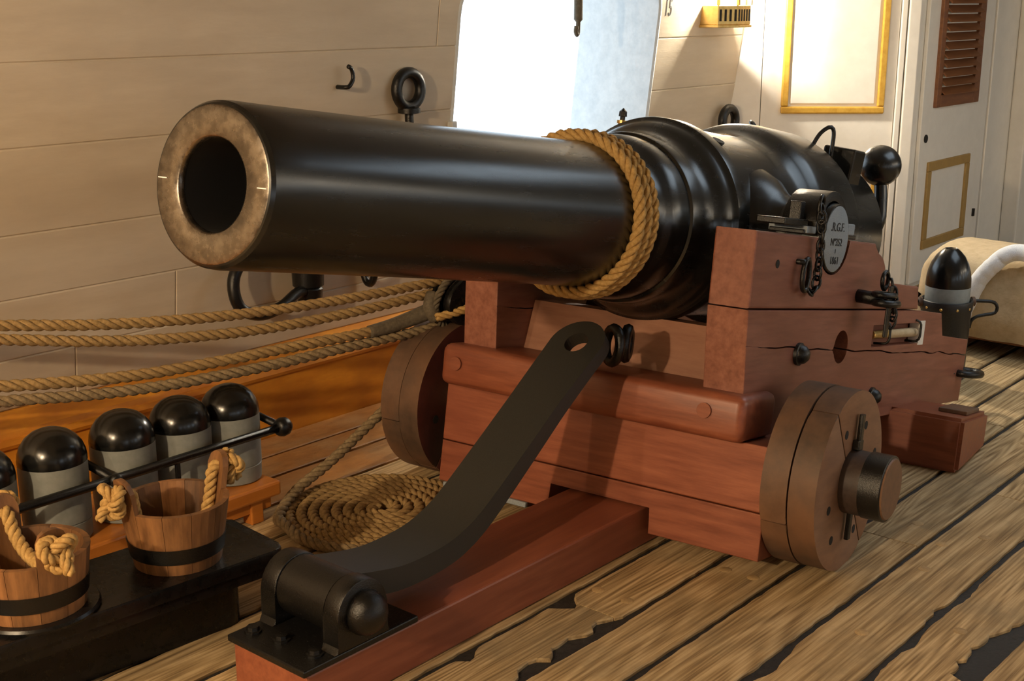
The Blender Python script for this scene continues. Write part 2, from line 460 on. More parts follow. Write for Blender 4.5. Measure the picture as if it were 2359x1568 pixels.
# places where the caulking is wide: (seam, x, half length, depth, side)
bites = [(0.908, 2.72, 0.05, 0.085, 1), (0.908, 2.81, 0.06, 0.060, 1), (0.908, 2.92, 0.06, 0.045, 1), (0.908, 3.02, 0.05, 0.02, 1),
         (1.888, 2.39, 0.05, 0.05, -1), (1.888, 2.02, 0.04, 0.03, -1), (1.70, 2.36, 0.05, 0.03, 1), (1.70, 2.22, 0.08, 0.045, 1), (1.70, 2.08, 0.06, 0.035, 1),
         (1.105, 2.78, 0.08, 0.012, -1), (1.105, 2.95, 0.06, 0.016, 1), (1.314, 2.45, 0.10, 0.015, -1), (1.105, 2.5, 0.10, 0.014, -1), (1.105, 3.1, 0.08, 0.012, -1)]
def edge_off(seam, side, x):
    s = 7.3 * seam + 3.1 * side
    near = 1.0 if x < 3.6 else 0.55
    n1 = noise.noise(Vector((x * 2.3, s, 0.3)))
    n2 = noise.noise(Vector((x * 17.0, s, 1.7)))
    n3 = noise.noise(Vector((x * 45.0, s, 4.7)))
    g = 0.0085 + near * (0.010 * max(0, n1) ** 1.0 + 0.0035 * n2 + 0.002 * n3)
    for bs, bx, hl, dp, sd in bites:
        if abs(bs - seam) < 0.01 and sd == side:
            t = abs(x - bx) / (hl * (1 + 0.5 * n1))
            if t < 1: g += dp * (1 - t * t) ** 0.7 * (0.9 + 0.7 * n2 + 0.4 * n3)
    return max(0.003, g)
def make_plank(yt, yb, x0, x1, ragged, m=None):
    if yb > 2.955: m = M['ochredeck']
    bm = bmesh.new()
    n = max(2, int((x1 - x0) / (0.022 if ragged else 0.4)))
    top, low = [], []
    for i in range(n + 1):
        x = x0 + (x1 - x0) * i / n
        e0 = edge_off(yt, -1, x) if ragged else 0.006
        e1 = edge_off(yb, 1, x) if ragged else 0.006
        top.append((x, yt - e0)); low.append((x, yb + e1))
    cup = 0.0015
    rows = []
    for (xa, ya), (xb, yb_) in zip(top, low):
        dz = 0.0
        rows.append([bm.verts.new((xa, ya, -0.012)), bm.verts.new((xa, ya - 0.0, -0.003)), bm.verts.new((xa, ya - 0.004, 0.0)),
                     bm.verts.new((xb, yb_ + 0.004, 0.0)), bm.verts.new((xb, yb_, -0.003)), bm.verts.new((xb, yb_, -0.012))])
    for a, b in zip(rows, rows[1:]):
        for i in range(5): bm.faces.new((a[i], a[i + 1], b[i + 1], b[i]))
    bm.faces.new(rows[0]); bm.faces.new(rows[-1][::-1])
    return obj('deck_plank', bm, m or M['deck'], floor)
for yt, yb in zip(seams, seams[1:]):
    key = [b for (a, c), b in butts.items() if abs(a - yt) < 0.01]
    cuts = list(key[0]) if key else [1.9 + 5.5 * random.random() + (0 if yt < 1.0 else 3.2)]
    xs = [-4.0] + cuts + [9.5]
    ragged = 0.5 < yb and yt < 3.2
    for a, b in zip(xs, xs[1:]):
        if ragged and a < 0:
            make_plank(yt, yb, a, 0.9, False); a = 0.9 if b > 0.9 else b
            if b - a < 0.1: continue
            make_plank(yt, yb, a + 0.002, min(b, 5.2) - 0.002, True)
        elif ragged:
            make_plank(yt, yb, a + 0.002, min(b, 6.5) - 0.002, True)
        else:
            make_plank(yt, yb, a + 0.002, b - 0.002, False)
            continue
        if b > 6.5 or (b > 5.2 and a < 1): make_plank(yt, yb, (5.2 if a < 1 else 6.5) + 0.002, b - 0.002, False)
plug_me = None
for x, y in ((2.829, 1.654), (2.834, 1.572), (2.504, 1.844), (2.502, 1.749), (3.377, 1.275), (3.186, 1.244), (3.477, 1.39), (2.736, 1.211), (2.9, 1.03), (3.5, 1.2), (2.02, 1.58), (4.4, 1.40), (4.62, 1.47), (3.9, 1.17), (3.8, 1.05)):
    if plug_me is None:
        po = obj('deck_plug', lathe([(-0.004, 0.017), (0.0006, 0.017), (0.0012, 0.0155), (0.0012, 0)], seg=16, cap=False), M['plug'], floor, angle=40)
        plug_me = po.data
    else:
        po = bpy.data.objects.new('deck_plug', plug_me); link(po, floor)
    po.location = (x, y, 0)

# waterway: ochre timber along the foot of the hull
ww = [(3.467, -0.02), (3.467, 0.245), (3.475, 0.262), (3.555, 0.302), (3.60, 0.302), (3.75, 0.29), (3.75, -0.02)]
struct('trim_1', prism(ww, -6, 6.2, axis='x'), M['water'])
struct('trim_2', prism([(3.455, 0.218), (3.449, 0.23), (3.455, 0.246), (3.47, 0.246), (3.47, 0.218)], -6, 6.2, axis='x'), M['water'])

# hull side: strakes laid over a dark backing, with the gun port cut through
PX0, PX1, PZ0, PZ1, PR = 3.70, 5.035, 0.70, 1.64, 0.20
def rrect(x0, x1, z0, z1, r, n=8):
    out = []
    for cx, cz, a in ((x1 - r, z0 + r, -PI / 2), (x1 - r, z1 - r, 0), (x0 + r, z1 - r, PI / 2), (x0 + r, z0 + r, PI)):
        for i in range(n + 1):
            t = a + (PI / 2) * i / n
            out.append((cx + r * math.cos(t), cz + r * math.sin(t)))
    return out
HT = 0.05
def hull_board(x0, x1, z0, z1):
    bm = bmesh.new()
    e = 0.0008
    pts = [(x0 + e, z0 + e), (x1 - e, z0 + e), (x1 - e, z1 - e), (x0 + e, z1 - e)]
    A = [bm.verts.new((x, hully(z), z)) for x, z in pts]
    B = [bm.verts.new((x, hully(z) + HT, z)) for x, z in pts]
    f = bm.faces.new(A); bm.faces.new(B[::-1])
    for i in range(4): bm.faces.new((A[i], B[i], B[(i + 1) % 4], A[(i + 1) % 4]))
    bmesh.ops.bevel(bm, geom=list(f.edges), offset=0.0035, segments=1, affect='EDGES')
    return bm
back = bmesh.new()
def backing(x0, x1, z0, z1):
    pts = [(x0, z0), (x1, z0), (x1, z1), (x0, z1)]
    A = [back.verts.new((x, hully(z) + 0.004, z)) for x, z in pts]
    B = [back.verts.new((x, hully(z) + 0.06, z)) for x, z in pts]
    back.faces.new(A); back.faces.new(B[::-1])
    for i in range(4): back.faces.new((A[i], B[i], B[(i + 1) % 4], A[(i + 1) % 4]))
for a in ((-6, PX0 - 0.02, 0.28, 2.3), (PX1 + 0.02, 6.2, 0.28, 2.3), (PX0 - 0.02, PX1 + 0.02, 0.28, PZ0 - 0.02), (PX0 - 0.02, PX1 + 0.02, PZ1 + 0.02, 2.3)): backing(*a)
wall_left = struct('wall_left', back, M['hull'])
zs = [0.302, 0.46, 0.645, 0.838, 1.090, 1.330, 1.570, 1.80, 2.05, 2.3]
joints = [[-1.5, 2.05, 4.6], [-2.5, 2.42, 5.2], [-1.0, 1.3], [-2, 0.9], [-1.2, 0.4], [-1, 3.58], [0.3, 3.2], [-1, 2.8], [0, 4]]
port_boards = []
for (z0, z1), js in zip(zip(zs, zs[1:]), joints):
    xs = [-6] + js + [5.80]
    for a, b in zip(xs, xs[1:]):
        o = obj('hull_plank', hull_board(a, b, z0, z1), M['hull'], wall_left)
        if b > PX0 and a < PX1 and z1 > PZ0 and z0 < PZ1: port_boards.append(o)
for o in port_boards:
    boolean(o, prism(rrect(PX0, PX1, PZ0, PZ1, PR), 3.0, 4.2, axis='y'))

# gun port: deep painted lining
bm = bmesh.new()
rings = []
for d, of in ((0.004, -0.018), (-0.004, -0.012), (-0.006, -0.004), (0.002, 0.005), (0.44, 0.005), (0.46, -0.02)):
    pr_ = rrect(PX0 + of, PX1 - of, PZ0 + of, PZ1 - of, PR - of, 8)
    rings.append([bm.verts.new((x, hully(z) + d, z)) for x, z in pr_])
for a, b in zip(rings, rings[1:]):
    n = len(a)
    for i in range(n): bm.faces.new((a[i], a[(i + 1) % n], b[(i + 1) % n], b[i]))
win = struct('window_1', bm, M['port'], angle=40)
obj('latch', box(3.672, 3.70, 3.445, 3.475, 1.0, 1.045, 0.004), M['port'], win)
# outer armour side of the hull around the port
bm = bmesh.new()
for a in ((-6, PX0 - 0.03, -0.3, 2.4), (PX1 + 0.03, 6.4, -0.3, 2.4), (PX0 - 0.03, PX1 + 0.03, -0.3, PZ0 - 0.03), (PX0 - 0.03, PX1 + 0.03, PZ1 + 0.03, 2.4)):
    box(a[0], a[1], 3.86, 3.90, a[2], a[3], bm=bm)
struct('trim_3', bm, M['port'])

bm = box(PX0 - 0.05, PX1 + 0.05, 0, 1.0, 0, 0.12, 0.01)  # unseen board over the port, added to shade the lining from the sky
xf(bm, Matrix.Translation((0, 3.93, 1.70)) @ Matrix.Rotation(math.radians(12), 4, 'X'))
obj('port_shade_board', bm, M['port'], win)

# ceiling and the walls behind the camera
bm = bmesh.new()                                        # deck above, with an unseen opening added to let daylight down abaft the gun
HX0, HX1, HY0_, HY1_ = 4.2, 5.8, 0.2, 1.5
for a in ((-6, HX0, -5.2, 4.0), (HX1, 18, -5.2, 4.0), (HX0, HX1, -5.2, HY0_), (HX0, HX1, HY1_, 4.0)): box(a[0], a[1], a[2], a[3], 2.22, 2.30, bm=bm)
ceil = struct('ceiling', bm, M['beam'])
for i, x in enumerate((-4.2, -2.6, -0.4, 1.2, 2.8, 6.6, 8.2, 10, 12, 14)):
    obj('deck_beam', box(x, x + 0.22, -5.0, 2.7 if x > 6 else 3.35, 2.08, 2.219, 0.01), M['beam'], ceil)
struct('wall_front', box(-6.1, -6, -5.2, 4.0, -0.1, 2.3), M['hull'])
bm = bmesh.new()                                        # opposite ship's side, unseen; open ports added for daylight reflections on the barrel
px = [-3.6, -1.2, 1.2, 3.6, 6.0, 8.4, 10.8, 13.2, 15.6]
xa = -6.0
for p in px:
    box(xa, p, -5.2, -5.0, 0.0, 2.3, bm=bm); xa = p + 1.2
    box(p, xa, -5.2, -5.0, 0.0, 0.75, bm=bm); box(p, xa, -5.2, -5.0, 1.6, 2.3, bm=bm)
box(xa, 18, -5.2, -5.0, 0.0, 2.3, bm=bm)
struct('wall_right', bm, M['hull'])

# cabin bulkheads abaft the gun
D0 = 6.658
fh = Vector((math.cos(PSI), math.sin(PSI), 0))
BM = Matrix(((rt.x, fh.x, 0, fh.x * D0), (rt.y, fh.y, 0, fh.y * D0), (0, 0, 1, 0), (0, 0, 0, 1)))   # x along the panel, y away
def bulk(name, bm, m, parent=None, **k):
    return struct(name, xf(bm, BM), m, parent, **k)
wb = bulk('wall_back', box(0.98, 1.268, 0.0, 0.06, 0, 2.3), M['white'])
bulk('hinge_post', box(1.958, 1.985, -0.012, 0.05, 0, 2.3, 0.004), M['white'], wb)
bulk('corner_post', box(1.992, 2.052, -0.02, 0.08, 0, 2.3, 0.006), M['white'], wb)
bulk('backing_board', box(1.26, 2.05, 0.052, 0.07, 0, 2.3), M['white'], wb)
d1 = bulk('door_1', box(1.273, 1.955, 0.004, 0.045, 0.02, 2.15, 0.003), M['white'])
def frame_parts(x0, x1, z0, z1, wd, th, y, m, parent, f, name):
    for a in ((x0, x1, z0, z0 + wd), (x0, x1, z1 - wd, z1), (x0, x0 + wd, z0 + wd, z1 - wd), (x1 - wd, x1, z0 + wd, z1 - wd)):
        f(name, box(a[0], a[1], y - th, y + 0.003, a[2], a[3], min(th, wd) * 0.35), m, parent)
frame_parts(1.373, 1.900, 0.938, 1.95, 0.036, 0.02, 0.004, M['gilt'], d1, bulk, 'gilt_moulding')
frame_parts(1.373, 1.900, 0.12, 0.682, 0.036, 0.02, 0.004, M['gilt'], d1, bulk, 'gilt_moulding')
bulk('raised_panel', box(1.42, 1.853, -0.004, 0.01, 0.985, 1.9, 0.006), M['white'], d1)

YL = 2.775
wr = struct('wall_inner', box(6.40, 18, YL, YL + 0.06, 0, 2.3), M['white'])
d2 = struct('door_2', box(6.475, 7.36, YL - 0.022, YL - 0.001, 0.03, 2.15, 0.004), M['white'])
lx0, lx1, lz0, lz1 = 6.605, 7.18, 0.955, 1.78
lf = obj('louvre_frame', box(lx0, lx0 + 0.055, YL - 0.04, YL - 0.015, lz0, lz1, 0.003), M['louvre'], d2)
obj('louvre_frame', box(lx1 - 0.075, lx1, YL - 0.04, YL - 0.015, lz0, lz1, 0.003), M['louvre'], d2)
obj('louvre_frame', box(lx0 + 0.055, lx1 - 0.075, YL - 0.04, YL - 0.015, lz0, lz0 + 0.065, 0.003), M['louvre'], d2)
obj('louvre_frame', box(lx0 + 0.055, lx1 - 0.075, YL - 0.04, YL - 0.015, lz1 - 0.06, lz1, 0.003), M['louvre'], d2)
sl_me = None
z = lz0 + 0.085
while z < lz1 - 0.06:
    if sl_me is None:
        bm = box(0, lx1 - lx0 - 0.13, -0.031, 0.031, -0.004, 0.004, 0.0015)
        so = obj('louvre_slat', xf(bm, Matrix.Rotation(math.radians(40), 4, 'X')), M['louvre'], d2); sl_me = so.data
    else:
        so = bpy.data.objects.new('louvre_slat', sl_me); link(so, d2)
    so.location = (lx0 + 0.055, YL - 0.036, z); z += 0.0465
def plain(name, bm, m, parent): return obj(name, bm, m, parent)
frame_parts(6.585, 7.155, 0.205, 0.672, 0.05, 0.012, YL - 0.022, M['ochreline'], d2, plain, 'painted_moulding')
obj('finger_hole', lathe([(-0.004, 0.022), (0.0, 0.022), (0.0, 0)], axis='y', c=(6.542, YL - 0.022, 0.799), seg=16), M['dark'], d2)
obj('latch', box(7.275, 7.295, YL - 0.034, YL - 0.02, 0.30, 0.345, 0.003), M['black'], d2)
struct('trim_4', box(7.372, 7.392, YL - 0.03, YL, 0, 2.3, 0.005), M['white'])
struct('trim_5', box(7.80, 8.3, YL - 0.10, YL, 0, 2.3, 0.01), M['white'])
struct('wall_far', box(18, 18.1, -5.2, 4.0, -0.1, 2.3), M['white'])

# ------------------------------------------------------------------ hull fittings
def on_hull(x, z, off=0.0): return Vector((x, hully(z) - off, z))
t = thing('eyebolt', 'black iron ring eyebolt on a short stem, left of the gun port', 'eyebolt', on_hull(3.42, 1.015))
obj('ring', torus(0.062, 0.021, (0, -0.045, 0.165), 'y', n=28, seg=10), M['black'], t, smooth=True)
obj('collar', lathe([(0.075, 0.02), (0.08, 0.042), (0.098, 0.042), (0.106, 0.02)], c=(0, -0.045, 0), seg=16), M['black'], t, angle=40)
obj('stem', tube(catmull([(0, -0.02, -0.03), (0, -0.045, -0.01), (0, -0.045, 0.085)], 0.02), 0.017, 10), M['black'], t, smooth=True)
t = tag(obj('wall_hook', tube(catmull([(0, 0.02, 0), (0, -0.04, 0), (0.012, -0.05, 0.004), (0.03, -0.05, 0.03), (0.024, -0.05, 0.062), (0.008, -0.05, 0.072)], 0.008), 0.008, 8), M['black'], None, smooth=True),
        'small bent black hook on the hull above the gun muzzle', 'hook')
t.location = on_hull(3.09, 1.205)
t = thing('shackle', 'large black bow shackle hanging on the hull under the gun barrel', 'shackle', on_hull(2.77, 0.525, 0.065))
obj('bow', tube(catmull([(0.17, 0.0, -0.03), (0.09, -0.03, -0.02), (0.0, -0.05, -0.05), (-0.09, -0.05, -0.062), (-0.165, -0.04, -0.03), (-0.185, -0.03, 0.04), (-0.16, -0.02, 0.10), (-0.08, 0, 0.14), (0.05, 0.0, 0.13), (0.17, 0.0, 0.10)], 0.015), 0.021, 10), M['black'], t, smooth=True)
obj('pin', lathe([(-0.075, 0.0), (-0.073, 0.03), (-0.062, 0.036), (-0.058, 0.048), (-0.02, 0.052), (-0.012, 0.046), (-0.008, 0.056), (0.05, 0.058), (0.055, 0.045), (0.13, 0.045)], c=(0.165, 0, 0), seg=20), M['black'], t, angle=35)
t = tag(obj('wall_ring', torus(0.055, 0.014, (0, 0, 0), 'x', n=24, seg=8, sx=0.55), M['black'], None, smooth=True), 'small iron ring on the hull just under the gun barrel, right of the shackle', 'ring')
t.location = on_hull(3.255, 0.52, 0.04)
t = thing('hull_eye', 'thick black eye fitting on the hull rising behind the breech', 'eyebolt', on_hull(5.70, 0.85, 0.0))
obj('ring', torus(0.062, 0.023, (0, -0.06, 0.06), 'y', n=28, seg=10), M['black'], t, smooth=True)
obj('stem', lathe([(-0.02, 0.03), (0.16, 0.03)], axis='y', c=(0, -0.10, -0.03), seg=12), M['black'], t, smooth=True)
t = tag(obj('port_hook', tube(catmull([(0, 0, 0.32), (0, 0, 0.09), (0, 0, 0.02), (-0.012, -0.006, -0.012), (-0.028, -0.01, 0.0), (-0.024, -0.01, 0.022)], 0.01), lambda s: 0.019 if s < 0.72 else 0.010, 10), M['serving'], None, smooth=True),
        'rope-served iron hook hanging down in the gun port opening', 'hook')
t.location = (4.44, 3.43, 1.37)
bm = text_bm('15', 0.085)
xf(bm, Matrix.Translation(on_hull(5.105, 1.462, 0.0005)) @ Matrix.Rotation(math.radians(90) + math.atan(HSL), 4, 'X') @ Matrix.Diagonal((0.75, 1.25, 1, 1)))
obj('painted_number', bm, M['ink'], wall_left)

# wall lantern
t = thing('wall_lantern', 'brass lantern with pierced gallery glowing on the hull beside the white door', 'lantern', on_hull(5.50, 1.385))
wy = 0.02
plan = [(-0.11, wy), (-0.11, -0.10), (-0.03, -0.16), (0.085, -0.16), (0.13, -0.10), (0.13, wy)]
obj('base', prism(plan, 0.0, 0.09, axis='z', bev=0.003), M['brass'], t)
obj('base_rim', prism([(x * 1.04, y * 1.04) for x, y in plan], -0.012, 0.0, axis='z', bev=0.002), M['brass'], t)
slot_me = None
for (ax, ay), (bx, by), n in ((plan[2], plan[3], 5), (plan[1], plan[2], 4), (plan[3], plan[4], 3)):
    for i in range(n):
        f_ = (i + 0.5) / n
        x, y = ax + (bx - ax) * f_, ay + (by - ay) * f_
        if slot_me is None:
            so = obj('vent_slot', box(-0.0055, 0.0055, -0.0012, 0.0012, -0.027, 0.027), M['dark'], t); slot_me = so.data
        else:
            so = bpy.data.objects.new('vent_slot', slot_me); link(so, t)
        so.location = (x, y, 0.045); so.rotation_euler = (0, 0, math.atan2(by - ay, bx - ax))
obj('roof', prism([(x * 1.05, y * 1.05) for x, y in plan], 0.36, 0.44, axis='z', bev=0.01), M['brass'], t)
for x, y in plan[1:5]:
    obj('corner_post', box(x - 0.006, x + 0.006, y - 0.006, y + 0.006, 0.09, 0.36), M['brass'], t)
for (ax, ay), (bx, by) in zip(plan, plan[1:]):
    d = Vector((bx - ax, by - ay, 0)); L_ = d.length
    g_ = box(0.006, L_ - 0.006, -0.0015, 0.0015, 0.092, 0.358)
    obj('pane', xf(g_, Matrix.Translation((ax, ay, 0)) @ Matrix.Rotation(math.atan2(d.y, d.x), 4, 'Z')), M['glass'], t)
obj('back_plate', box(-0.105, 0.125, 0.018, 0.022, 0.09, 0.36), M['brass'], t)
obj('flame', lathe([(0.0, 0.0), (0.01, 0.018), (0.05, 0.028), (0.09, 0.016), (0.12, 0.0)], c=(0.01, -0.07, 0.16), seg=12), M['flame'], t, smooth=True)
lp = point('lantern_light', on_hull(5.51, 1.385) + Vector((0, -0.07, 0.21)), 380, (1.0, 0.90, 0.74), 0.04)
lp.parent = None

# ------------------------------------------------------------------ gun carriage (local x aft, y to the hull, z up)
P0 = Vector((2.867, 2.131, 0)); YAW, PIT = math.radians(5.8), math.radians(10)
g = Vector((math.cos(YAW), math.sin(YAW), 0)); n_ = Vector((-g.y, g.x, 0))
ex = g * math.cos(PIT) - Vector((0, 0, math.sin(PIT))); ez = g * math.sin(PIT) + Vector((0, 0, math.cos(PIT)))
MC = Matrix(((ex.x, n_.x, ez.x, P0.x), (ex.y, n_.y, ez.y, P0.y), (ex.z, n_.z, ez.z, P0.z), (0, 0, 0, 1)))
def Wc(x, y, z): return MC @ Vector((x, y, z))
car = thing('gun_carriage', 'red varnished wooden gun carriage on thick wooden truck wheels under the cannon', 'gun carriage', mat4=MC)
TX, TZ = 0.367, 0.902
SPL = 0.06                                              # the cheeks splay apart towards the breech
def yout(x): return 0.465 + SPL * (x + 0.12)
def crack(x): return 0.597 - 0.05 * (x + 0.07) + 0.010 * noise.noise(Vector((x * 9, 2.2, 0))) + 0.004 * noise.noise(Vector((x * 38, 5, 0)))
def gap(x): return 0.0 if x < -0.03 else 0.0022
HX, HZ, HR = 0.507, 0.578, 0.054
def upper_poly():
    p = [(-0.128, 0.702), (-0.134, 0.909), (TX - 0.112, 0.903)]
    for i in range(1, 16):
        a = PI + PI * i / 16
        p.append((TX + 0.112 * math.cos(a), TZ + 0.112 * math.sin(a)))
    p += [(TX + 0.112, 0.901), (0.679, 0.898), (0.690, 0.872)]
    for i in range(0, 9):
        b = (PI / 2) * i / 8
        p.append((0.695 + 0.105 * math.sin(b), 0.770 + 0.10 * math.cos(b)))
    p += [(1.098, 0.764), (1.120, 0.686)]
    return p
def arc_at(g_):
    a1 = math.asin(max(-1, min(1, (crack(HX + HR * 0.99) + g_ - HZ) / HR)))
    a0 = PI - math.asin(max(-1, min(1, (crack(HX - HR * 0.99) + g_ - HZ) / HR)))
    return a0, a1
def mid_poly():
    p = [(-0.128, 0.698), (1.120, 0.682), (1.361, 0.669), (1.395, 0.585), (1.688, 0.565), (1.685, crack(1.685) + 0.003)]
    x = 1.64
    while x > HX + HR + 0.005:
        p.append((x, crack(x) + gap(x))); x -= 0.035
    a0, a1 = arc_at(0.002)
    for i in range(13):
        a = a1 + (a0 - a1) * i / 12
        p.append((HX + HR * math.cos(a), HZ + HR * math.sin(a)))
    x = HX - HR - 0.01
    while x > -0.085:
        p.append((x, crack(x) + gap(x))); x -= 0.035
    p.append((-0.117, crack(-0.117)))
    return p
def low_poly():
    p = [(-0.117, crack(-0.117))]
    x = -0.085
    xs_ = []
    x = HX - HR - 0.01
    while x > -0.085:
        xs_.append(x); x -= 0.035
    for x in xs_[::-1]: p.append((x, crack(x) - gap(x)))
    a0, a1 = arc_at(-0.002)
    for i in range(13):
        a = a0 + (a1 + 2 * PI - a0) * i / 12
        p.append((HX + HR * math.cos(a), HZ + HR * math.sin(a)))
    x = HX + HR + 0.012
    while x < 1.66:
        p.append((x, crack(x) - gap(x))); x += 0.035
    p += [(1.685, crack(1.685) - 0.002), (1.676, 0.332), (0.30, 0.332), (0.05, 0.335), (-0.02, 0.40), (-0.10, 0.472)]
    return p
YI, YO = 0.345, 0.465
def splay(bm, s):
    for v in bm.verts: v.co.y += s * SPL * (v.co.x + 0.12)
    return bm
def splay_obj(o, s):
    for v in o.data.vertices: v.co.y += s * SPL * (v.co.x + 0.12)
for s in (-1, 1):
    a, b = (-YO, -YI) if s < 0 else (YI, YO)
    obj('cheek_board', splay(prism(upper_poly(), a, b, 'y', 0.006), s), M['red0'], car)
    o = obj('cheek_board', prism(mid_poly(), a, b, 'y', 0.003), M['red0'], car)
    if s < 0:
        boolean(o, box(0.745, 1.20, -0.50, -0.425, 0.568, 0.640))
    splay_obj(o, s)
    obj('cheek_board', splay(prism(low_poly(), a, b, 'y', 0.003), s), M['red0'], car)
    obj('hole_shade_disc', lathe([(0, HR + 0.004), (0.002, HR + 0.004), (0.002, 0)], axis='y', c=(HX, s * (yout(HX) - 0.045), HZ), seg=24), M['dark'], car)  # dark disc standing in for the shade deep in the hole
# tool held in the slot
KS = Matrix.Rotation(-math.atan(SPL), 4, 'Z')
tl = obj('slot_tool', lathe([(-0.19, 0.004), (-0.185, 0.011), (-0.07, 0.012), (-0.066, 0.0145), (0.165, 0.016), (0.19, 0.014), (0.195, 0)], axis='x', seg=16), M['canvas'], car, angle=40, label='cream and brass rod held in the slot')
tl.matrix_local = Matrix.Translation((0.955, -yout(0.955) + 0.012, 0.606)) @ KS
obj('ferrule', lathe([(-0.19, 0.0), (-0.188, 0.0125), (-0.062, 0.0145), (-0.060, 0)], axis='x', seg=16), M['brass'], tl, angle=40)
for x in (0.84, 1.115):
    y = -yout(x)
    obj('staple', tube(catmull([(x, y + 0.035, 0.652), (x, y - 0.012, 0.646), (x + 0.004, y - 0.018, 0.62), (x, y - 0.014, 0.582), (x, y + 0.03, 0.575)], 0.01), 0.0042, 6), M['black'], car, smooth=True)
sp_ = obj('slot_plate', box(1.155, 1.203, -0.4672, -0.43, 0.562, 0.646, 0.001), M['white'], car)
splay_obj(sp_, -1)

obj('transom', prism([(0.060, 0.44), (0.105, 0.617), (0.20, 0.617), (0.20, 0.44)], -0.357, 0.357, 'y', 0.004), M['redface'], car)
rail = obj('breast_rail', box(-0.165, 0.06, -0.502, 0.502, 0.345, 0.472, 0.026, 4), M['redt'], car, smooth=False, angle=30)
for y, z in ((0.44, 0.415), (-0.39, 0.42)):
    obj('plug', lathe([(-0.004, 0.021), (0.0, 0.021), (0.004, 0.019), (0.004, 0)][::-1], axis='x', c=(-0.168, y, z), seg=18), M['redt'], rail)
# bolster of two timbers with a tunnel for the directing bar
obj('bolster', box(-0.11, 0.30, -0.568, 0.505, 0.166, 0.345, 0.004), M['redt'], car)
lowp = [(0.505, 0.035), (0.505, 0.163), (-0.568, 0.163), (-0.568, 0.035), (-0.235, 0.035), (-0.235, 0.112), (0.10, 0.112), (0.10, 0.035)]
obj('bolster', prism(lowp, -0.11, 0.29, 'x', 0.003), M['redt'], car)
obj('foot_strip', box(-0.122, -0.108, 0.17, 0.48, 0.02, 0.036, 0.003), M['trunface'], car)
# wheels
WX, WZ, WR = 0.085, 0.264, 0.249
def half_disc(y0, y1, ang, R):
    poly = [(R * math.cos(ang + PI * i / 32) + math.cos(ang + PI / 2) * 0.0015, R * math.sin(ang + PI * i / 32) + math.sin(ang + PI / 2) * 0.0015) for i in range(33)]
    return prism(poly, y0, y1, 'y', 0.004)
for s in (-1, 1):
    wh = bpy.data.objects.new('truck_wheel', None); link(wh, car); wh.location = (WX, 0, WZ)
    ys = [(0.572, 0.645), (0.649, 0.722)]
    for k, (a, b) in enumerate(ys):
        ang0 = math.radians([25, 128][k]) if s < 0 else math.radians([60, 196][k])
        for h in (0, 1):
            aa, bb = (a, b) if s > 0 else (-b, -a)
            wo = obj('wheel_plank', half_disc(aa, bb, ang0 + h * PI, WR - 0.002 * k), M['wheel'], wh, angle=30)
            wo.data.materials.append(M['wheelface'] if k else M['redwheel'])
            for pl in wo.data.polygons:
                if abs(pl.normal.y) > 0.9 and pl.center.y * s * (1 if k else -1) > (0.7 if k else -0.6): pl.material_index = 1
    yo = s * 0.7225
    for a, rr in ((118, 0.15), (62, 0.165), (18, 0.19), (205, 0.15), (240, 0.175), (300, 0.17), (345, 0.18)):
        obj('bolt_hole', lathe([(yo - s * 0.004, 0.0125), (yo + s * 0.0004, 0.0125), (yo + s * 0.0004, 0)], axis='y', c=(rr * math.cos(math.radians(a)), 0, rr * math.sin(math.radians(a))), seg=10), M['dark'], wh)
    yi = s * 0.5718
    for a, rr in ((100, 0.17), (200, 0.16), (320, 0.17), (30, 0.17)):
        obj('bolt_hole', lathe([(yi + s * 0.004, 0.014), (yi - s * 0.0004, 0.014), (yi - s * 0.0004, 0)], axis='y', c=(rr * math.cos(math.radians(a)), 0, rr * math.sin(math.radians(a))), seg=10), M['dark'], wh)
    ax = obj('axle_arm', lathe([(s * 0.50, 0.085), (s * 0.833, 0.085), (s * 0.838, 0.081), (s * 0.838, 0)], axis='y', c=(WX, 0, WZ), seg=32), M['endgrain'], car, angle=40)
    obj('iron_band', lathe([(s * 0.775, 0.086), (s * 0.775, 0.0905), (s * 0.832, 0.0905), (s * 0.834, 0.087), (s * 0.834, 0.084)], axis='y', c=(WX, 0, WZ), seg=32, cap=False), M['black'], ax, angle=40)
    obj('axle_sleeve', lathe([(s * 0.722, 0.0875), (s * 0.774, 0.0875)], axis='y', c=(WX, 0, WZ), seg=32, cap=False), M['sleeve'], ax, smooth=True)
    lpn = obj('linchpin', box(WX - 0.010, WX + 0.010, s * 0.735 - 0.006, s * 0.735 + 0.006, WZ - 0.16, WZ + 0.185, 0.002), M['black'], car)
    obj('linchpin_head', box(WX - 0.017, WX + 0.017, s * 0.732 - 0.010, s * 0.732 + 0.010, WZ + 0.086, WZ + 0.115, 0.003), M['black'], lpn)
# rear chock that rides on the deck
bm = bmesh.new()
cx0, cx1, cy = 0.985, 1.30, 0.775
pts = []
sp, cp = math.sin(PIT), math.cos(PIT)
for y in (-cy, cy):
    for x, top in ((cx0, 0), (cx1, 0), (cx1, 1), (cx0, 1)):
        zl = (x * sp) / cp + 0.002 if not top else 0.358 - 0.0 * x
        pts.append(bm.verts.new((x, y, zl)))
for f in ((0, 1, 2, 3), (7, 6, 5, 4), (0, 4, 5, 1), (1, 5, 6, 2), (2, 6, 7, 3), (3, 7, 4, 0)): bm.faces.new([pts[i] for i in f])
bmesh.ops.bevel(bm, geom=bm.edges[:], offset=0.012, segments=2, affect='EDGES')
ch = obj('rear_chock', bm, M['redt'], car)
for s in (-1, 1):
    a, b = sorted((s * 0.66, s * 0.755))
    obj('chock_pad', box(1.09, 1.245, a, b, 0.358, 0.372, 0.003), M['wheel'], ch)
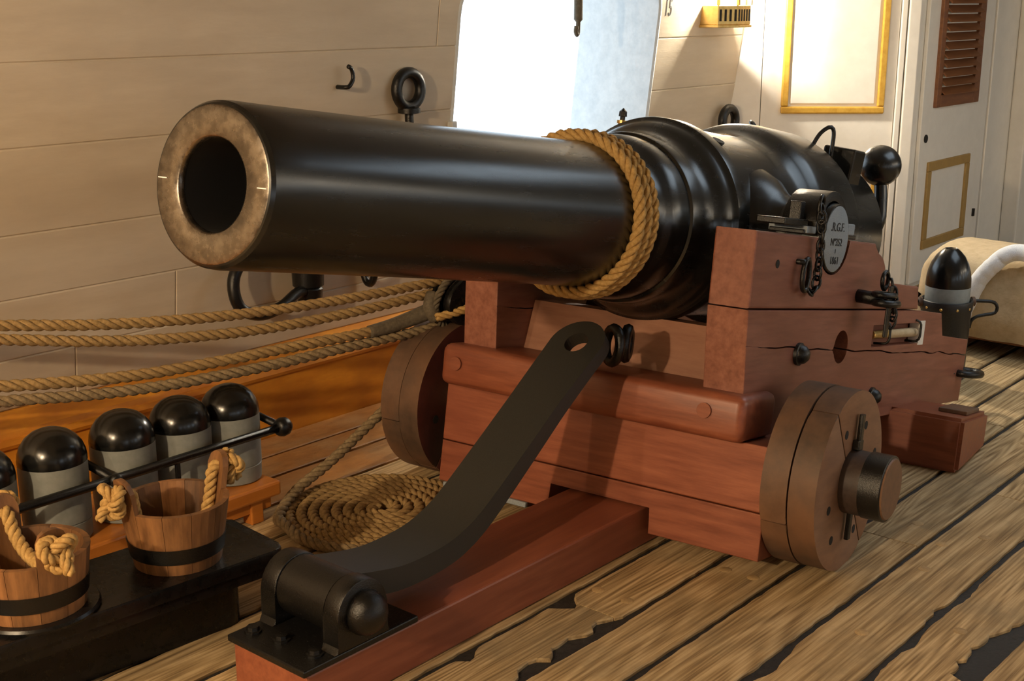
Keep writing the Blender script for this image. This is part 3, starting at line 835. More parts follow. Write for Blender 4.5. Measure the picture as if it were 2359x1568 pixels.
obj('cross_timber', box(1.35, 1.55, -0.43, 0.43, 0.36, 0.45, 0.006), M['redt'], car)
# iron work on the cheeks
def dome_bolt(x, z, s, r=0.03):
    y = s * yout(x)
    o = obj('bolt_head', lathe([(y - s * 0.002, r * 1.15), (y + s * 0.008, r * 1.15), (y + s * 0.010, r), (y + s * 0.022, r * 0.86), (y + s * 0.032, r * 0.5), (y + s * 0.035, 0)], axis='y', c=(x, 0, z), seg=20), M['black'], car, angle=45)
for s in (-1, 1):
    dome_bolt(0.21, 0.568, s, 0.029)
    dome_bolt(0.798, 0.407, s, 0.026)
    obj('peg_hole', lathe([(s * (yout(0.01) - 0.004), 0.012), (s * (yout(0.01) + 0.0008), 0.012), (s * (yout(0.01) + 0.0008), 0)], axis='y', c=(0.01, 0, 0.823), seg=12), M['dark'], car)
    rg = obj('ring_bolt', torus(0.070, 0.014, (1.69, s * 0.585, 0.44), 'z', n=24, seg=8, sx=1.05, sy=0.7), M['black'], car, smooth=True)
    obj('bolt_shank', lathe([(1.58, 0.013), (1.65, 0.013)], axis='x', c=(0, s * 0.555, 0.44), seg=10), M['black'], rg, smooth=True)
    # capsquare over the trunnion
    arc = []
    ro, ri = 0.132, 0.106
    for i in range(17):
        a = math.radians(4) + math.radians(172) * i / 16
        arc.append((TX + ro * math.cos(a), 0.908 + ro * math.sin(a)))
    for i in range(17):
        a = math.radians(176) - math.radians(172) * i / 16
        arc.append((TX + ri * math.cos(a), 0.908 + ri * math.sin(a)))
    a, b = sorted((s * 0.372, s * 0.478))
    cs = obj('capsquare', prism(arc, a, b, 'y', 0.002), M['black'], car, angle=35)
    obj('flange', box(TX + 0.12, TX + 0.22, a, b, 0.903, 0.917, 0.003), M['black'], cs)
    obj('flange', box(TX - 0.21, TX - 0.115, a, b, 0.909, 0.922, 0.003), M['black'], cs)
    obj('joint_plate', box(TX - 0.33, TX - 0.16, a + 0.01, b - 0.01, 0.930, 0.950, 0.004), M['black'], cs)
    obj('key_post', box(TX - 0.170, TX - 0.138, (a + b) / 2 - 0.02, (a + b) / 2 + 0.015, 0.92, 1.0, 0.003), M['black'], cs)
    obj('hinge_block', box(TX + 0.13, TX + 0.19, a - 0.004, b + 0.004, 0.915, 0.950, 0.004), M['trunface'], cs)
    obj('hinge_block', box(TX - 0.20, TX - 0.13, a - 0.004, b + 0.006, 0.912, 0.932, 0.003), M['trunface'], cs)
# key chain from the capsquare to its staple (outboard cheek that the photo shows)
pathc = catmull([(0.240, -0.49, 1.0), (0.212, -0.503, 0.965), (0.216, -0.508, 0.90), (0.223, -0.507, 0.84), (0.232, -0.504, 0.785), (0.228, -0.503, 0.758), (0.200, -0.502, 0.748), (0.175, -0.502, 0.765)], 0.0265)
chn = None
link_me = None
for i, p in enumerate(pathc[1:-1]):
    d = (pathc[i + 2] - pathc[i]).normalized()
    if link_me is None:
        bm = torus(0.0125, 0.0042, n=16, seg=6, sx=1.55, sy=0.9)
        chn = obj('key_chain', bm, M['black'], car, smooth=True); link_me = chn.data; o = chn
    else:
        o = bpy.data.objects.new('chain_link', link_me); link(o, chn)
    q = d.to_track_quat('X', 'Y').to_matrix().to_4x4() @ Matrix.Rotation(PI / 2 * (i % 2) + 0.6, 4, 'X')
    mw = Matrix.Translation(p) @ q
    if o is chn: chn_m = mw; o.matrix_local = mw
    else: o.matrix_local = chn_m.inverted() @ mw
obj('key_ring', torus(0.024, 0.006, (0.235, -0.490, 0.985), 'y', n=18, seg=6, sx=0.8, sy=1.5), M['black'], car, smooth=True)
st = obj('staple_ring', torus(0.030, 0.0075, (0.150, -0.502, 0.797), 'y', n=20, seg=7, sx=0.75, sy=1.5), M['black'], car, smooth=True)
obj('staple_shank', lathe([(-0.505, 0.008), (-0.46, 0.008)], axis='y', c=(0.128, 0, 0.832), seg=8), M['black'], st, smooth=True)
# forelock key and eyebolt further aft
ky = -yout(0.60)
kb = obj('eyebolt', tube([(0.585, ky + 0.01, 0.735), (0.592, ky - 0.035, 0.733), (0.597, ky - 0.08, 0.731)], 0.021, 12), M['black'], car, smooth=True)
obj('eye', torus(0.034, 0.012, (0.610, ky - 0.08, 0.722), 'z', n=20, seg=8, sx=1.4, sy=1.0), M['black'], kb, smooth=True)
obj('eye', torus(0.030, 0.010, (0.610, ky - 0.072, 0.746), 'z', n=20, seg=8, sx=1.4, sy=1.0), M['black'], kb, smooth=True)
obj('forelock_key', box(0.587, 0.616, ky - 0.098, ky - 0.089, 0.618, 0.775, 0.003), M['black'], kb)
obj('top_ring', torus(0.027, 0.007, (0.622, ky - 0.066, 0.79), 'y', n=18, seg=6), M['black'], kb, smooth=True)
pathc = catmull([(0.645, ky - 0.075, 0.80), (0.655, ky - 0.085, 0.76), (0.65, ky - 0.095, 0.70), (0.645, ky - 0.095, 0.665), (0.64, ky - 0.09, 0.64)], 0.023)
for i in range(1, len(pathc) - 1):
    d = (pathc[i + 1] - pathc[i - 1]).normalized()
    o = bpy.data.objects.new('chain_link', link_me); link(o, kb)
    o.matrix_local = Matrix.Translation(pathc[i]) @ d.to_track_quat('X', 'Y').to_matrix().to_4x4() @ Matrix.Rotation(PI / 2 * (i % 2) + 0.4, 4, 'X')
# eye plate on the breast that takes the bar's link
ep = obj('breast_eye', torus(0.036, 0.016, (0, 0, 0), 'y', n=22, seg=8, sy=1.1), M['black'], car, smooth=True)
ep_m = Matrix.Translation((-0.150, -0.125, 0.560)) @ Matrix.Rotation(math.radians(20), 4, 'Z')
ep.matrix_local = ep_m
cl_ = obj('coupling_link', torus(0.036, 0.0145, (0, 0, 0), 'y', n=22, seg=8, sx=1.0, sy=1.3), M['black'], ep, smooth=True)
cl_.matrix_local = ep_m.inverted() @ Matrix.Translation((-0.205, -0.113, 0.555)) @ Matrix.Rotation(math.radians(62), 4, 'Z')

# ------------------------------------------------------------------ cannon
gun = thing('cannon', 'big black muzzle-forward iron cannon with bright worn muzzle face on the red carriage', 'cannon', mat4=MC @ Matrix.Translation((TX, 0, TZ)))
GX = -TX
prof = [(-1.598, 0.150), (-1.596, 0.1535), (-1.588, 0.1585), (-1.57, 0.1605), (-1.5, 0.1615), (-1.0, 0.1735), (-0.5, 0.1885), (-0.34, 0.195), (-0.21, 0.2025), (-0.185, 0.2065), (-0.167, 0.2135), (-0.152, 0.2225), (-0.135, 0.2295), (-0.11, 0.2330), (-0.066, 0.2345),
        (-0.062, 0.242), (-0.054, 0.2450), (-0.005, 0.2460), (0.022, 0.2500), (0.042, 0.2585), (0.056, 0.270), (0.070, 0.2800), (0.084, 0.2862), (0.095, 0.2905), (0.101, 0.2965), (0.107, 0.3022), (0.116, 0.3045), (0.1585, 0.3045), (0.1602, 0.3025), (0.1610, 0.2885), (0.21, 0.2885), (0.54, 0.2905), (0.595, 0.294),
        (0.625, 0.303), (0.648, 0.318), (0.668, 0.333), (0.695, 0.3415), (0.76, 0.3450), (0.97, 0.3455), (0.994, 0.343), (1.002, 0.334), (1.004, 0.2985), (1.38, 0.2975), (1.394, 0.293), (1.40, 0.284), (1.40, 0.10)]
dense = []
for (a, ra), (b, rb) in zip(prof, prof[1:]):
    dense.append((a, ra))
dense.append(prof[-1])
brl = obj('barrel', lathe([(t + GX, r) for t, r in dense], axis='x', seg=96, cap=False), M['gun'], gun, angle=24)
obj('muzzle_face', lathe([(-1.5975 + GX, 0.1505), (-1.599 + GX, 0.147), (-1.5985 + GX, 0.12), (-1.598 + GX, 0.094), (-1.595 + GX, 0.0895), (-1.585 + GX, 0.0885)], axis='x', seg=80, cap=False), M['muzzle'], gun, smooth=True, label='worn bright metal muzzle face')
obj('bore', lathe([(-1.586 + GX, 0.0889), (0.9 + GX, 0.0885), (0.9 + GX, 0)], axis='x', seg=48, cap=False), M['bore'], gun, smooth=True)
for a in (0, PI):
    obj('sight_notch', xf(box(-0.0008, 0.0008, 0.122, 0.146, -0.001, 0.001), Matrix.Translation((-1.5995 + GX, 0, 0.004)) @ Matrix.Rotation(a, 4, 'X')), M['whiterope'], brl)
for s in (-1, 1):
    tr = obj('trunnion', lathe([(s * 0.24, 0.185), (s * 0.285, 0.16), (s * 0.315, 0.128), (s * 0.335, 0.112), (s * 0.35, 0.103), (s * 0.489, 0.103), (s * 0.496, 0.100), (s * 0.497, 0.095)], axis='y', seg=48, cap=False), M['gun'], gun, angle=30)
    tf = obj('trunnion_face', lathe([(s * 0.4965, 0.097), (s * 0.4975, 0.095), (s * 0.4975, 0)], axis='y', seg=40, cap=False), M['trunface'], tr, smooth=True, label='pale blue-grey trunnion end with stamped lettering')
    if s < 0:
        for txt, sz, zz in (('.R.G.F.', 0.036, 0.034), ('N\u00ba352', 0.031, -0.010), ('I', 0.018, -0.036), ('1861', 0.032, -0.064)):
            b_t = text_bm(txt, sz)
            xf(b_t, Matrix.Translation((0, -0.4983, zz)) @ Matrix.Rotation(PI / 2, 4, 'X') @ Matrix.Diagonal((1.15, 1.0, 1, 1)))
            obj('stamped_text', b_t, M['ink'], tr)
# vent piece, its handles and the breech screw lever
def gl(x, y, z): return Vector((x - TX, y, z - TZ))
vp = obj('vent_piece', xf(box(-0.055, 0.055, -0.06, 0.06, -0.20, 0.105, 0.008), Matrix.Translation(gl(1.20, -0.172, 1.112)) @ Matrix.Rotation(math.radians(6), 4, 'X')), M['gun'], gun)
obj('lifting_loop', tube(catmull([gl(1.0, -0.135, 1.20), gl(1.015, -0.155, 1.25), gl(1.035, -0.18, 1.275), gl(1.05, -0.19, 1.255), gl(1.06, -0.185, 1.17)], 0.01), 0.0075, 8), M['black'], gun, smooth=True)
obj('lifting_loop', tube(catmull([gl(0.93, 0.06, 1.20), gl(0.945, 0.07, 1.255), gl(0.96, 0.082, 1.27), gl(0.975, 0.07, 1.25), gl(0.985, 0.06, 1.19)], 0.01), 0.008, 8), M['black'], gun, smooth=True)
lv = obj('breech_screw', lathe([(1.398 + GX, 0.19), (1.45 + GX, 0.19), (1.455 + GX, 0.13), (1.56 + GX, 0.125), (1.575 + GX, 0.11), (1.575 + GX, 0)], axis='x', seg=40, cap=False), M['gun'], gun, angle=35)
bc = gl(1.55, -0.199, 1.181)
obj('lever_arm', tube(catmull([gl(1.50, -0.02, 0.88), gl(1.53, -0.12, 0.90), gl(1.55, -0.21, 0.95), gl(1.555, -0.215, 1.04), gl(1.55, -0.203, 1.15)], 0.02), lambda s: 0.034 - 0.012 * s, 12), M['gun'], lv, smooth=True)
bm = bmesh.new(); bmesh.ops.create_uvsphere(bm, u_segments=36, v_segments=20, radius=0.0775); bmesh.ops.translate(bm, verts=bm.verts[:], vec=bc)
obj('lever_ball', bm, M['gun'], lv, smooth=True)
sg = obj('fore_sight', lathe([(0.0, 0.013), (0.085, 0.013), (0.086, 0.017), (0.094, 0.017), (0.095, 0.0)], c=gl(0.26, 0.20, 1.105), seg=14), M['brass'], gun, angle=35)
obj('sight_tip', lathe([(0.094, 0.008), (0.106, 0.008), (0.107, 0.013), (0.122, 0.012), (0.134, 0.0)], c=gl(0.26, 0.20, 1.105), seg=6), M['black'], sg)
obj('vent_hole', lathe([(-0.004, 0.02), (0.0008, 0.02), (0.0008, 0)], c=(0, 0, 0), seg=14), M['dark'], gun).matrix_local = Matrix.Translation(gl(0.23, -0.15, TZ + math.sqrt(0.2945 ** 2 - 0.15 ** 2))) @ Matrix.Rotation(math.asin(0.15 / 0.2945), 4, 'X') @ Matrix.Diagonal((1.6, 0.8, 1, 1))

# rope grommet round the chase
pts = []
for i in range(0, 3 * 36 + 1):
    a = 2 * PI * i / 36 + 0.6
    x = -0.325 + 0.032 * i / 36
    r = 0.1965 + 0.0145 + 0.07 * max(0, x + 0.33)
    pts.append((x - TX, r * math.cos(a), r * math.sin(a)))
bm = ropebm(pts, 0.0175, pitch=0.085, smoothed=False)
gr = tag(obj('rope_grommet', bm, M['newrope'], None, smooth=True), 'three turns of golden rope wound round the black cannon barrel', 'rope')
gr.matrix_world = gun.matrix_world.copy()

# ------------------------------------------------------------------ directing bar on deck, hinge and bent iron bar
db = thing('directing_bar', 'red wooden beam on the deck running under the carriage, iron end plate', 'beam', (1.575, 2.04, 0))
obj('timber', box(0.0, 1.42, -0.122, 0.128, 0.001, 0.118, 0.006), M['red'], db)
obj('end_plate', box(-0.012, 0.33, -0.127, 0.133, 0.118, 0.134, 0.003), M['black'], db)
HXW, HZW = 0.160, 0.211        # hinge axis relative to the beam's root
def lug(y0, y1):
    r = 0.073
    poly = [(HXW - 0.083, 0.134), (HXW - 0.071, 0.146)]
    for i in range(15):
        a = PI - PI * i / 14
        poly.append((HXW + r * math.cos(a), HZW + r * math.sin(a)))
    poly += [(HXW + 0.071, 0.146), (HXW + 0.083, 0.134)]
    return obj('hinge_lug', prism(poly, y0, y1, 'y', 0.003), M['black'], db, angle=35)
lug(0.083, 0.133); lug(-0.127, -0.078)
obj('hinge_pin', lathe([(-0.183, 0.0), (-0.181, 0.016), (-0.172, 0.034), (-0.158, 0.046), (-0.138, 0.052), (-0.130, 0.050), (-0.127, 0.044), (0.15, 0.044), (0.152, 0)], axis='y', c=(HXW, 0, HZW), seg=28), M['black'], db, angle=50)
bp_me = None
for x, y in ((0.035, 0.10), (0.05, 0.02), (0.055, -0.085)):
    if bp_me is None:
        o = obj('bolt_head', lathe([(0.134, 0.020), (0.138, 0.020), (0.139, 0.015), (0.148, 0.014), (0.149, 0)], seg=8), M['black'], db); bp_me = o.data
    else:
        o = bpy.data.objects.new('bolt_head', bp_me); link(o, db)
    o.location = (x, y, 0)
# the bent bar: a tapering strap swept along its profile
fb = thing('lifting_bar', 'long bent black iron bar hinged over the red beam and hooked to the carriage front', 'iron bar', (1.75, 2.04, 0.135))
spine = catmull([(1.732, 0, 0.263), (1.82, 0, 0.242), (1.92, 0, 0.225), (2.04, 0, 0.228), (2.12, 0, 0.246), (2.20, 0, 0.284), (2.334, 0, 0.374), (2.50, 0, 0.490), (2.655, 0, 0.594)], 0.02)
bm = bmesh.new()
rows = []
TH_ = 0.017
tot = len(spine) - 1
ends = []
for i, p in enumerate(spine):
    a = spine[max(0, i - 1)]; b = spine[min(tot, i + 1)]
    t_ = (b - a).normalized(); nn = Vector((-t_.z, 0, t_.x))
    hw = 0.078 + 0.006 * max(0, (i - 0.8 * tot) / (0.2 * tot))
    rows.append((p, t_, nn, hw))
# rounded eye end
p, t_, nn, hw = rows[-1]
for k in range(1, 13):
    a = PI / 2 * k / 12.0
    rows.append((p + t_ * hw * math.sin(a), t_, nn, max(0.004, hw * math.cos(a))))
R_ = []
for p, t_, nn, hw in rows:
    q = p - Vector((1.75, 0, 0.135)); tb = 0.022 + 0.020 * max(0, min(1, (2.6 - p.x) / 0.5))
    R_.append([bm.verts.new((q.x + nn.x * h, y, q.z + nn.z * h)) for y, h in ((-hw, -tb), (-hw, TH_), (hw, TH_), (hw, -tb))])
for a, b in zip(R_, R_[1:]):
    for k in range(4): bm.faces.new((a[k], a[(k + 1) % 4], b[(k + 1) % 4], b[k]))
bm.faces.new(R_[0]); bm.faces.new(R_[-1][::-1])
strap = obj('strap', bm, M['bar'], fb, angle=30)
pe, te, ne, _ = rows[len(spine) - 1]
hole_c = pe - Vector((1.75, 0, 0.135)) + te * 0.005
mh = Matrix(((te.x, 0, ne.x, hole_c.x), (0, 1, 0, 0), (te.z, 0, ne.z, hole_c.z), (0, 0, 0, 1)))
bmh = lathe([(-0.05, 0.034), (0.05, 0.034)], seg=24); xf(bmh, mh)
boolean(strap, bmh)
obj('knuckle', lathe([(-0.0765, 0.046), (-0.0755, 0.070), (0.0805, 0.070), (0.0815, 0.046)], axis='y', c=(-0.015, 0, 0.211 - 0.135), seg=32, cap=False), M['black'], fb, angle=40)

# ------------------------------------------------------------------ shells in their rack
rk = thing('shell_rack', 'low orange varnished rack with black iron rail holding the row of shells', 'rack', (1.2, 2.985, 0))
obj('shelf', box(-0.6, 1.085, -0.125, 0.125, 0.072, 0.118, 0.008), M['rack'], rk)
for x in (1.0, 0.1, -0.5):
    for y in (-0.09, 0.09):
        obj('leg', box(x - 0.02, x + 0.025, y - 0.022, y + 0.022, 0.001, 0.075, 0.004), M['rack'], rk)
obj('front_board', box(-0.6, 1.06, -0.105, -0.085, 0.035, 0.073, 0.003), M['rack'], rk)
rl = obj('guard_rail', tube([(-0.6, -0.115, 0.277), (1.10, -0.115, 0.277)], 0.013, 10), M['black'], rk, smooth=True)
obj('rail_knob', lathe([(1.085, 0.0), (1.086, 0.020), (1.093, 0.026), (1.105, 0.029), (1.120, 0.027), (1.132, 0.018), (1.136, 0)], axis='x', c=(0, -0.115, 0.277), seg=20), M['black'], rl, smooth=True)
for x in (1.105, 0.537):
    obj('rail_stay', tube([(x, -0.115, 0.277), (x - 0.01, 0.03, 0.300), (x - 0.012, 0.10, 0.297)], 0.0115, 10), M['black'], rk, smooth=True)
obj('rail_knob', lathe([(-0.14, 0.0), (-0.139, 0.012), (-0.132, 0.019), (-0.12, 0.019), (-0.112, 0.012), (-0.11, 0)], axis='y', c=(0.537, 0, 0.277), seg=16), M['black'], rl, smooth=True)
obj('rail_post', box(0.728, 0.742, -0.121, -0.111, 0.118, 0.275, 0.002), M['black'], rk)
obj('rail_post', box(0.06, 0.074, -0.121, -0.111, 0.118, 0.275, 0.002), M['black'], rk)
SP = [(0.0, 0.0), (0.0, 0.078), (0.004, 0.084), (0.05, 0.086), (0.0515, 0.0845), (0.0535, 0.0845), (0.055, 0.0865), (0.205, 0.0865)]
ND = [(0.2045, 0.0868), (0.214, 0.0868), (0.230, 0.0845), (0.248, 0.0778), (0.266, 0.065), (0.280, 0.047), (0.288, 0.027), (0.291, 0.0)]
body_me = nose_me = None
lab = ['rounded shell with grey body and black nose at the open right end of the rack',
       'second black-nosed grey shell from the right end of the rack',
       'middle black-nosed grey shell of the five in the rack',
       'fourth black-nosed grey shell from the right end of the rack',
       'black-nosed grey shell cut off by the left edge of the picture']
for i, (x, y, dz) in enumerate(((2.205, 2.985, 0.0), (2.030, 2.985, 0.004), (1.842, 2.985, 0.010), (1.632, 2.985, 0.012), (1.43, 2.985, 0.012))):
    t = thing('shell', lab[i], 'shell', (x, y, 0.1185), 0.0, 'shells in the orange rack')
    if body_me is None:
        o = obj('body', lathe(SP, seg=40, cap=False), M['grey'], t, angle=35); body_me = o.data
        o2 = obj('nose', lathe(ND, seg=40, cap=False), M['dome'], t, smooth=True); nose_me = o2.data
    else:
        o = bpy.data.objects.new('body', body_me); link(o, t)
        o2 = bpy.data.objects.new('nose', nose_me); link(o2, t)
    k = 1 + dz / 0.29
    o.scale = (1 + dz * 2, 1 + dz * 2, k); o2.scale = (1 + dz * 2, 1 + dz * 2, k)

# ------------------------------------------------------------------ black bench with two buckets
BY = math.radians(-4.6)
bn = thing('bench', 'long low black painted bench with moulded edge carrying the two wooden buckets', 'bench', (1.875, 2.46, 0), BY)
top = rrect(-1.6, 0.0, -0.133, 0.135, 0.03, 5)
obj('top_board', prism(top, 0.165, 0.200, 'z', 0.006), M['bench'], bn, angle=35)
top2 = rrect(-1.59, -0.008, -0.125, 0.127, 0.028, 5)
obj('lower_moulding', prism(top2, 0.135, 0.165, 'z', 0.006), M['bench'], bn, angle=35)
obj('plinth', prism(rrect(-1.55, -0.075, -0.06, 0.11, 0.05, 6), 0.001, 0.135, 'z', 0.004), M['bench'], bn, angle=35)
obj('lid_disc', lathe([(0.1995, 0.0), (0.1995, 0.135), (0.206, 0.137), (0.212, 0.133), (0.212, 0)], c=(-0.585, -0.02, 0), seg=44), M['bench'], bn, angle=35)

def bucket(name, label, loc, rz, H=0.155, RT=0.129, RB=0.103, earL=0.085, sag=0.19):
    t = thing(name, label, 'bucket', loc, rz, 'wooden rope-handled buckets on the black bench')
    NS, TK = 12, 0.014
    for i in range(NS):
        a0 = 2 * PI * (i - 0.5) / NS + 0.004; a1 = 2 * PI * (i + 0.5) / NS - 0.004
        ear = i in (0, NS // 2)
        bm = bmesh.new()
        K = 3 if not ear else 8
        zt = H
        cols = []
        for k in range(K + 1):
            f_ = k / K; a = a0 + (a1 - a0) * f_
            hh = zt
            if ear:
                q = abs(2 * f_ - 1)
                hh = H + earL * 0.62 + earL * 0.38 * math.sqrt(max(0, 1 - q * q))
            rows_ = []
            for z_ in (0.0, H, hh) if ear else (0.0, hh):
                R = RB + (RT - RB) * z_ / H
                rows_.append((z_, R))
            inner = [bm.verts.new(((R - TK) * math.cos(a), (R - TK) * math.sin(a), z_)) for z_, R in rows_]
            outer = [bm.verts.new((R * math.cos(a), R * math.sin(a), z_)) for z_, R in rows_]
            cols.append((inner, outer))
        for (i0, o0), (i1, o1) in zip(cols, cols[1:]):
            for k in range(len(i0) - 1):
                bm.faces.new((o0[k], o1[k], o1[k + 1], o0[k + 1])); bm.faces.new((i0[k], i0[k + 1], i1[k + 1], i1[k]))
            bm.faces.new((i0[-1], o0[-1], o1[-1], i1[-1])); bm.faces.new((i0[0], i1[0], o1[0], o0[0]))
        for (i0, o0), s_ in ((cols[0], 1), (cols[-1], -1)):
            for k in range(len(i0) - 1):
                bm.faces.new((i0[k], o0[k], o0[k + 1], i0[k + 1]))
        obj('stave', bm, M['stave'], t)
    obj('base', lathe([(0.008, 0.0), (0.008, RB - TK), (0.022, RB - TK), (0.022, 0)], seg=28), M['stave'], t)
    z0, z1 = 0.030, 0.068
    r0, r1 = RB + (RT - RB) * z0 / H, RB + (RT - RB) * z1 / H
    obj('hoop', lathe([(z0, r0 + 0.0005), (z0, r0 + 0.003), (z1, r1 + 0.003), (z1, r1 + 0.0005)], seg=42, cap=False), M['black'], t, angle=40)
    ez_ = H + earL * 0.52
    pe_ = RT + 0.004
    rp = obj('rope_handle', ropebm([(pe_ + 0.012, 0, ez_), (pe_ - 0.02, 0.002, ez_ - 0.002), (pe_ * 0.72, 0.004, ez_ - sag * 0.45), (pe_ * 0.42, 0.008, ez_ - sag * 0.9), (0, 0.01, ez_ - sag * 1.05), (-pe_ * 0.42, 0.008, ez_ - sag * 0.9), (-pe_ * 0.72, 0.004, ez_ - sag * 0.45), (-pe_ + 0.02, 0.002, ez_ - 0.002), (-pe_ - 0.012, 0, ez_)], 0.0155, pitch=0.062), M['newrope'], t, smooth=True)
    for s_ in (-1, 1):
        kp = []
        for i in range(24):
            a = 2 * PI * i / 24
            x = (math.sin(a) + 2 * math.sin(2 * a)) * 0.0125; y = (math.cos(a) - 2 * math.cos(2 * a)) * 0.0125; z_ = -math.sin(3 * a) * 0.011
            kp.append((s_ * (pe_ + 0.026 + z_), x, ez_ - 0.004 + y))
        kb_ = ropebm(kp, 0.0135, pitch=0.05, closed=True)
        ropebm([(s_ * (pe_ + 0.03), 0.004, ez_ - 0.012), (s_ * (pe_ + 0.05), 0.008, ez_ - 0.03), (s_ * (pe_ + 0.054), 0.010, ez_ - 0.048)], 0.0125, pitch=0.05, bm=kb_)
        obj('rope_knot', kb_, M['newrope'], rp, smooth=True)
    return t
bucket('bucket', 'wooden stave bucket with rope handle at the right end of the black bench', (1.650, 2.470, 0.2005), BY + math.radians(2))
bucket('bucket', 'wooden stave bucket with thick rope handle at the lower left, cut by the picture edge', (1.285, 2.487, 0.2125), math.radians(-97), H=0.135, RB=0.112, sag=0.075)

# ------------------------------------------------------------------ ropes and tackle
pts = []
turns = 7.6
cx_, cy_ = 2.485, 2.645
for i in range(int(turns * 30) + 1):
    a = 2 * PI * i / 30 + 0.8
    r = 0.022 + 0.0345 * i / 30
    pts.append((cx_ + r * math.cos(a) * 1.0, cy_ + r * math.sin(a) * 1.0, 0.017))
last = pts[-1]
cr = thing('rope_coil', 'flat spiral coil of manila rope on the deck by the far wheel', 'rope', (cx_, cy_, 0))
off = Vector((cx_, cy_, 0))
obj('spiral', ropebm([Vector(p) - off for p in pts], 0.0172, pitch=0.085, smoothed=False), M['rope'], cr, smooth=True)
la = 2 * PI * (int(turns * 30)) / 30 + 0.8
tail = []
for i in range(0, 60):
    a = la + 0.12 + i * 0.075
    tail.append(Vector((0.30 * math.cos(a), 0.30 * math.sin(a), 0.018)))
# the outermost turn lifts off on the hull side towards the wheel
tail_pts = []
for d in (250, 225, 200, 178, 160, 146):
    a = math.radians(d); k = 1.0 if d > 150 else 1.02
    tail_pts.append((0.298 * k * math.cos(a), 0.298 * k * math.sin(a), 0.018 + (0.012 if d < 165 else 0)))
tail_pts += [(-0.115, 0.245, 0.055), (0.02, 0.235, 0.115), (0.17, 0.225, 0.195), (0.30, 0.20, 0.275), (0.42, 0.15, 0.33)]
obj('tail', ropebm(tail_pts, 0.0172, pitch=0.085), M['oldrope'], cr, smooth=True)

def rope_thing(name, label, pts, R, m):
    base = Vector(pts[0])
    o = obj(name, ropebm([Vector(p) - base for p in pts], R, pitch=R * 5.4), m, None, smooth=True)
    o.location = base
    return tag(o, label, 'rope', 'gun tackle ropes along the hull')
def sagline(a, b, sag, ext=0.9, n=6):
    a, b = Vector(a), Vector(b)
    e = b + (b - a).normalized() * ext
    tt = (b - a).length / (e - a).length
    out = []
    for i in range(n + 1):
        f_ = i / n
        p = a.lerp(e, f_)
        p.z -= sag * 4 * f_ * (1 - f_) * 1.0
        out.append(p)
    return out
# falls from the pulley block towards the hull, out of the picture on the left
A1 = [(2.94, 2.785, 0.632), (2.89, 2.8, 0.629), (2.593, 2.884, 0.614), (2.324, 2.968, 0.609), (2.08, 3.052, 0.615), (1.855, 3.136, 0.631), (1.648, 3.22, 0.655), (1.1, 3.40, 0.72)]
A2 = [(2.95, 2.782, 0.602), (2.897, 2.798, 0.596), (2.591, 2.884, 0.568), (2.321, 2.968, 0.556), (2.075, 3.052, 0.563), (1.851, 3.136, 0.585), (1.644, 3.22, 0.617), (1.1, 3.40, 0.70)]
A3 = [(2.80, 2.82, 0.522), (2.652, 2.865, 0.499), (2.449, 2.926, 0.49), (2.19, 3.01, 0.477), (1.952, 3.094, 0.47), (1.733, 3.178, 0.481), (1.63, 3.22, 0.488), (1.1, 3.40, 0.52)]
A4 = [(2.94, 2.79, 0.50), (2.863, 2.806, 0.48), (2.586, 2.884, 0.461), (2.314, 2.968, 0.44), (2.065, 3.052, 0.429), (1.836, 3.136, 0.432), (1.626, 3.22, 0.446), (1.1, 3.40, 0.47)]
rope_thing('tackle_rope', 'uppermost of the four ropes running left from the pulley block', A1, 0.0165, M['rope'])
rope_thing('tackle_rope', 'second rope from the top running left from the pulley block across the white hull', A2, 0.0165, M['rope'])
rope_thing('tackle_rope', 'third rope from the top, spliced to the pulley block by a dark serving', A3, 0.0175, M['rope'])
rope_thing('tackle_rope', 'lowest of the four ropes, passing just above the shell noses', A4, 0.017, M['oldrope'])
# pulley block beside the far cheek
bk = thing('pulley_block', 'dark wooden pulley block with rope strop behind the far cheek of the carriage', 'pulley block', (2.99, 2.765, 0.565))
def oval(a, b, n=24): return [(a * math.cos(2 * PI * i / n), b * math.sin(2 * PI * i / n)) for i in range(n)]
for k, (y0, y1) in enumerate(((-0.055, -0.022), (0.022, 0.055))):
    obj('side_plate', prism(oval(0.125, 0.085), y0, y1, 'y', 0.008), M['bench'], bk, angle=35)
obj('middle_plate', prism(oval(0.115, 0.076), -0.008, 0.008, 'y', 0.002), M['bench'], bk, angle=35)
obj('sheave', lathe([(-0.02, 0.05), (-0.012, 0.042), (-0.008, 0.05)], axis='y', seg=24), M['brass'], bk, angle=35)
obj('sheave', lathe([(0.008, 0.05), (0.012, 0.042), (0.02, 0.05)], axis='y', seg=24), M['brass'], bk, angle=35)
obj('rope_strop', ropebm([(0.140 * math.cos(2 * PI * i / 20), -0.008 + 0.01 * math.sin(2 * PI * i / 10), 0.098 * math.sin(2 * PI * i / 20)) for i in range(20)], 0.013, pitch=0.06, closed=True), M['serving'], bk, smooth=True)
obj('serving', tube(catmull([(-0.125, 0.02, -0.02), (-0.19, 0.055, -0.043), (-0.26, 0.078, -0.058), (-0.33, 0.098, -0.066)], 0.012), lambda s: 0.027 - 0.007 * s, 12), M['serving'], bk, smooth=True)
obj('becket', tube(catmull([(-0.12, 0.02, 0.03), (-0.145, 0.01, -0.005), (-0.13, 0.0, -0.045)], 0.01), 0.024, 10), M['serving'], bk, smooth=True)
obj('lashing', ropebm([(-0.15, -0.02, -0.035), (-0.06, -0.075, -0.012), (0.06, -0.11, 0.028), (0.14, -0.13, 0.05)], 0.0145, pitch=0.075), M['newrope'], bk, smooth=True)

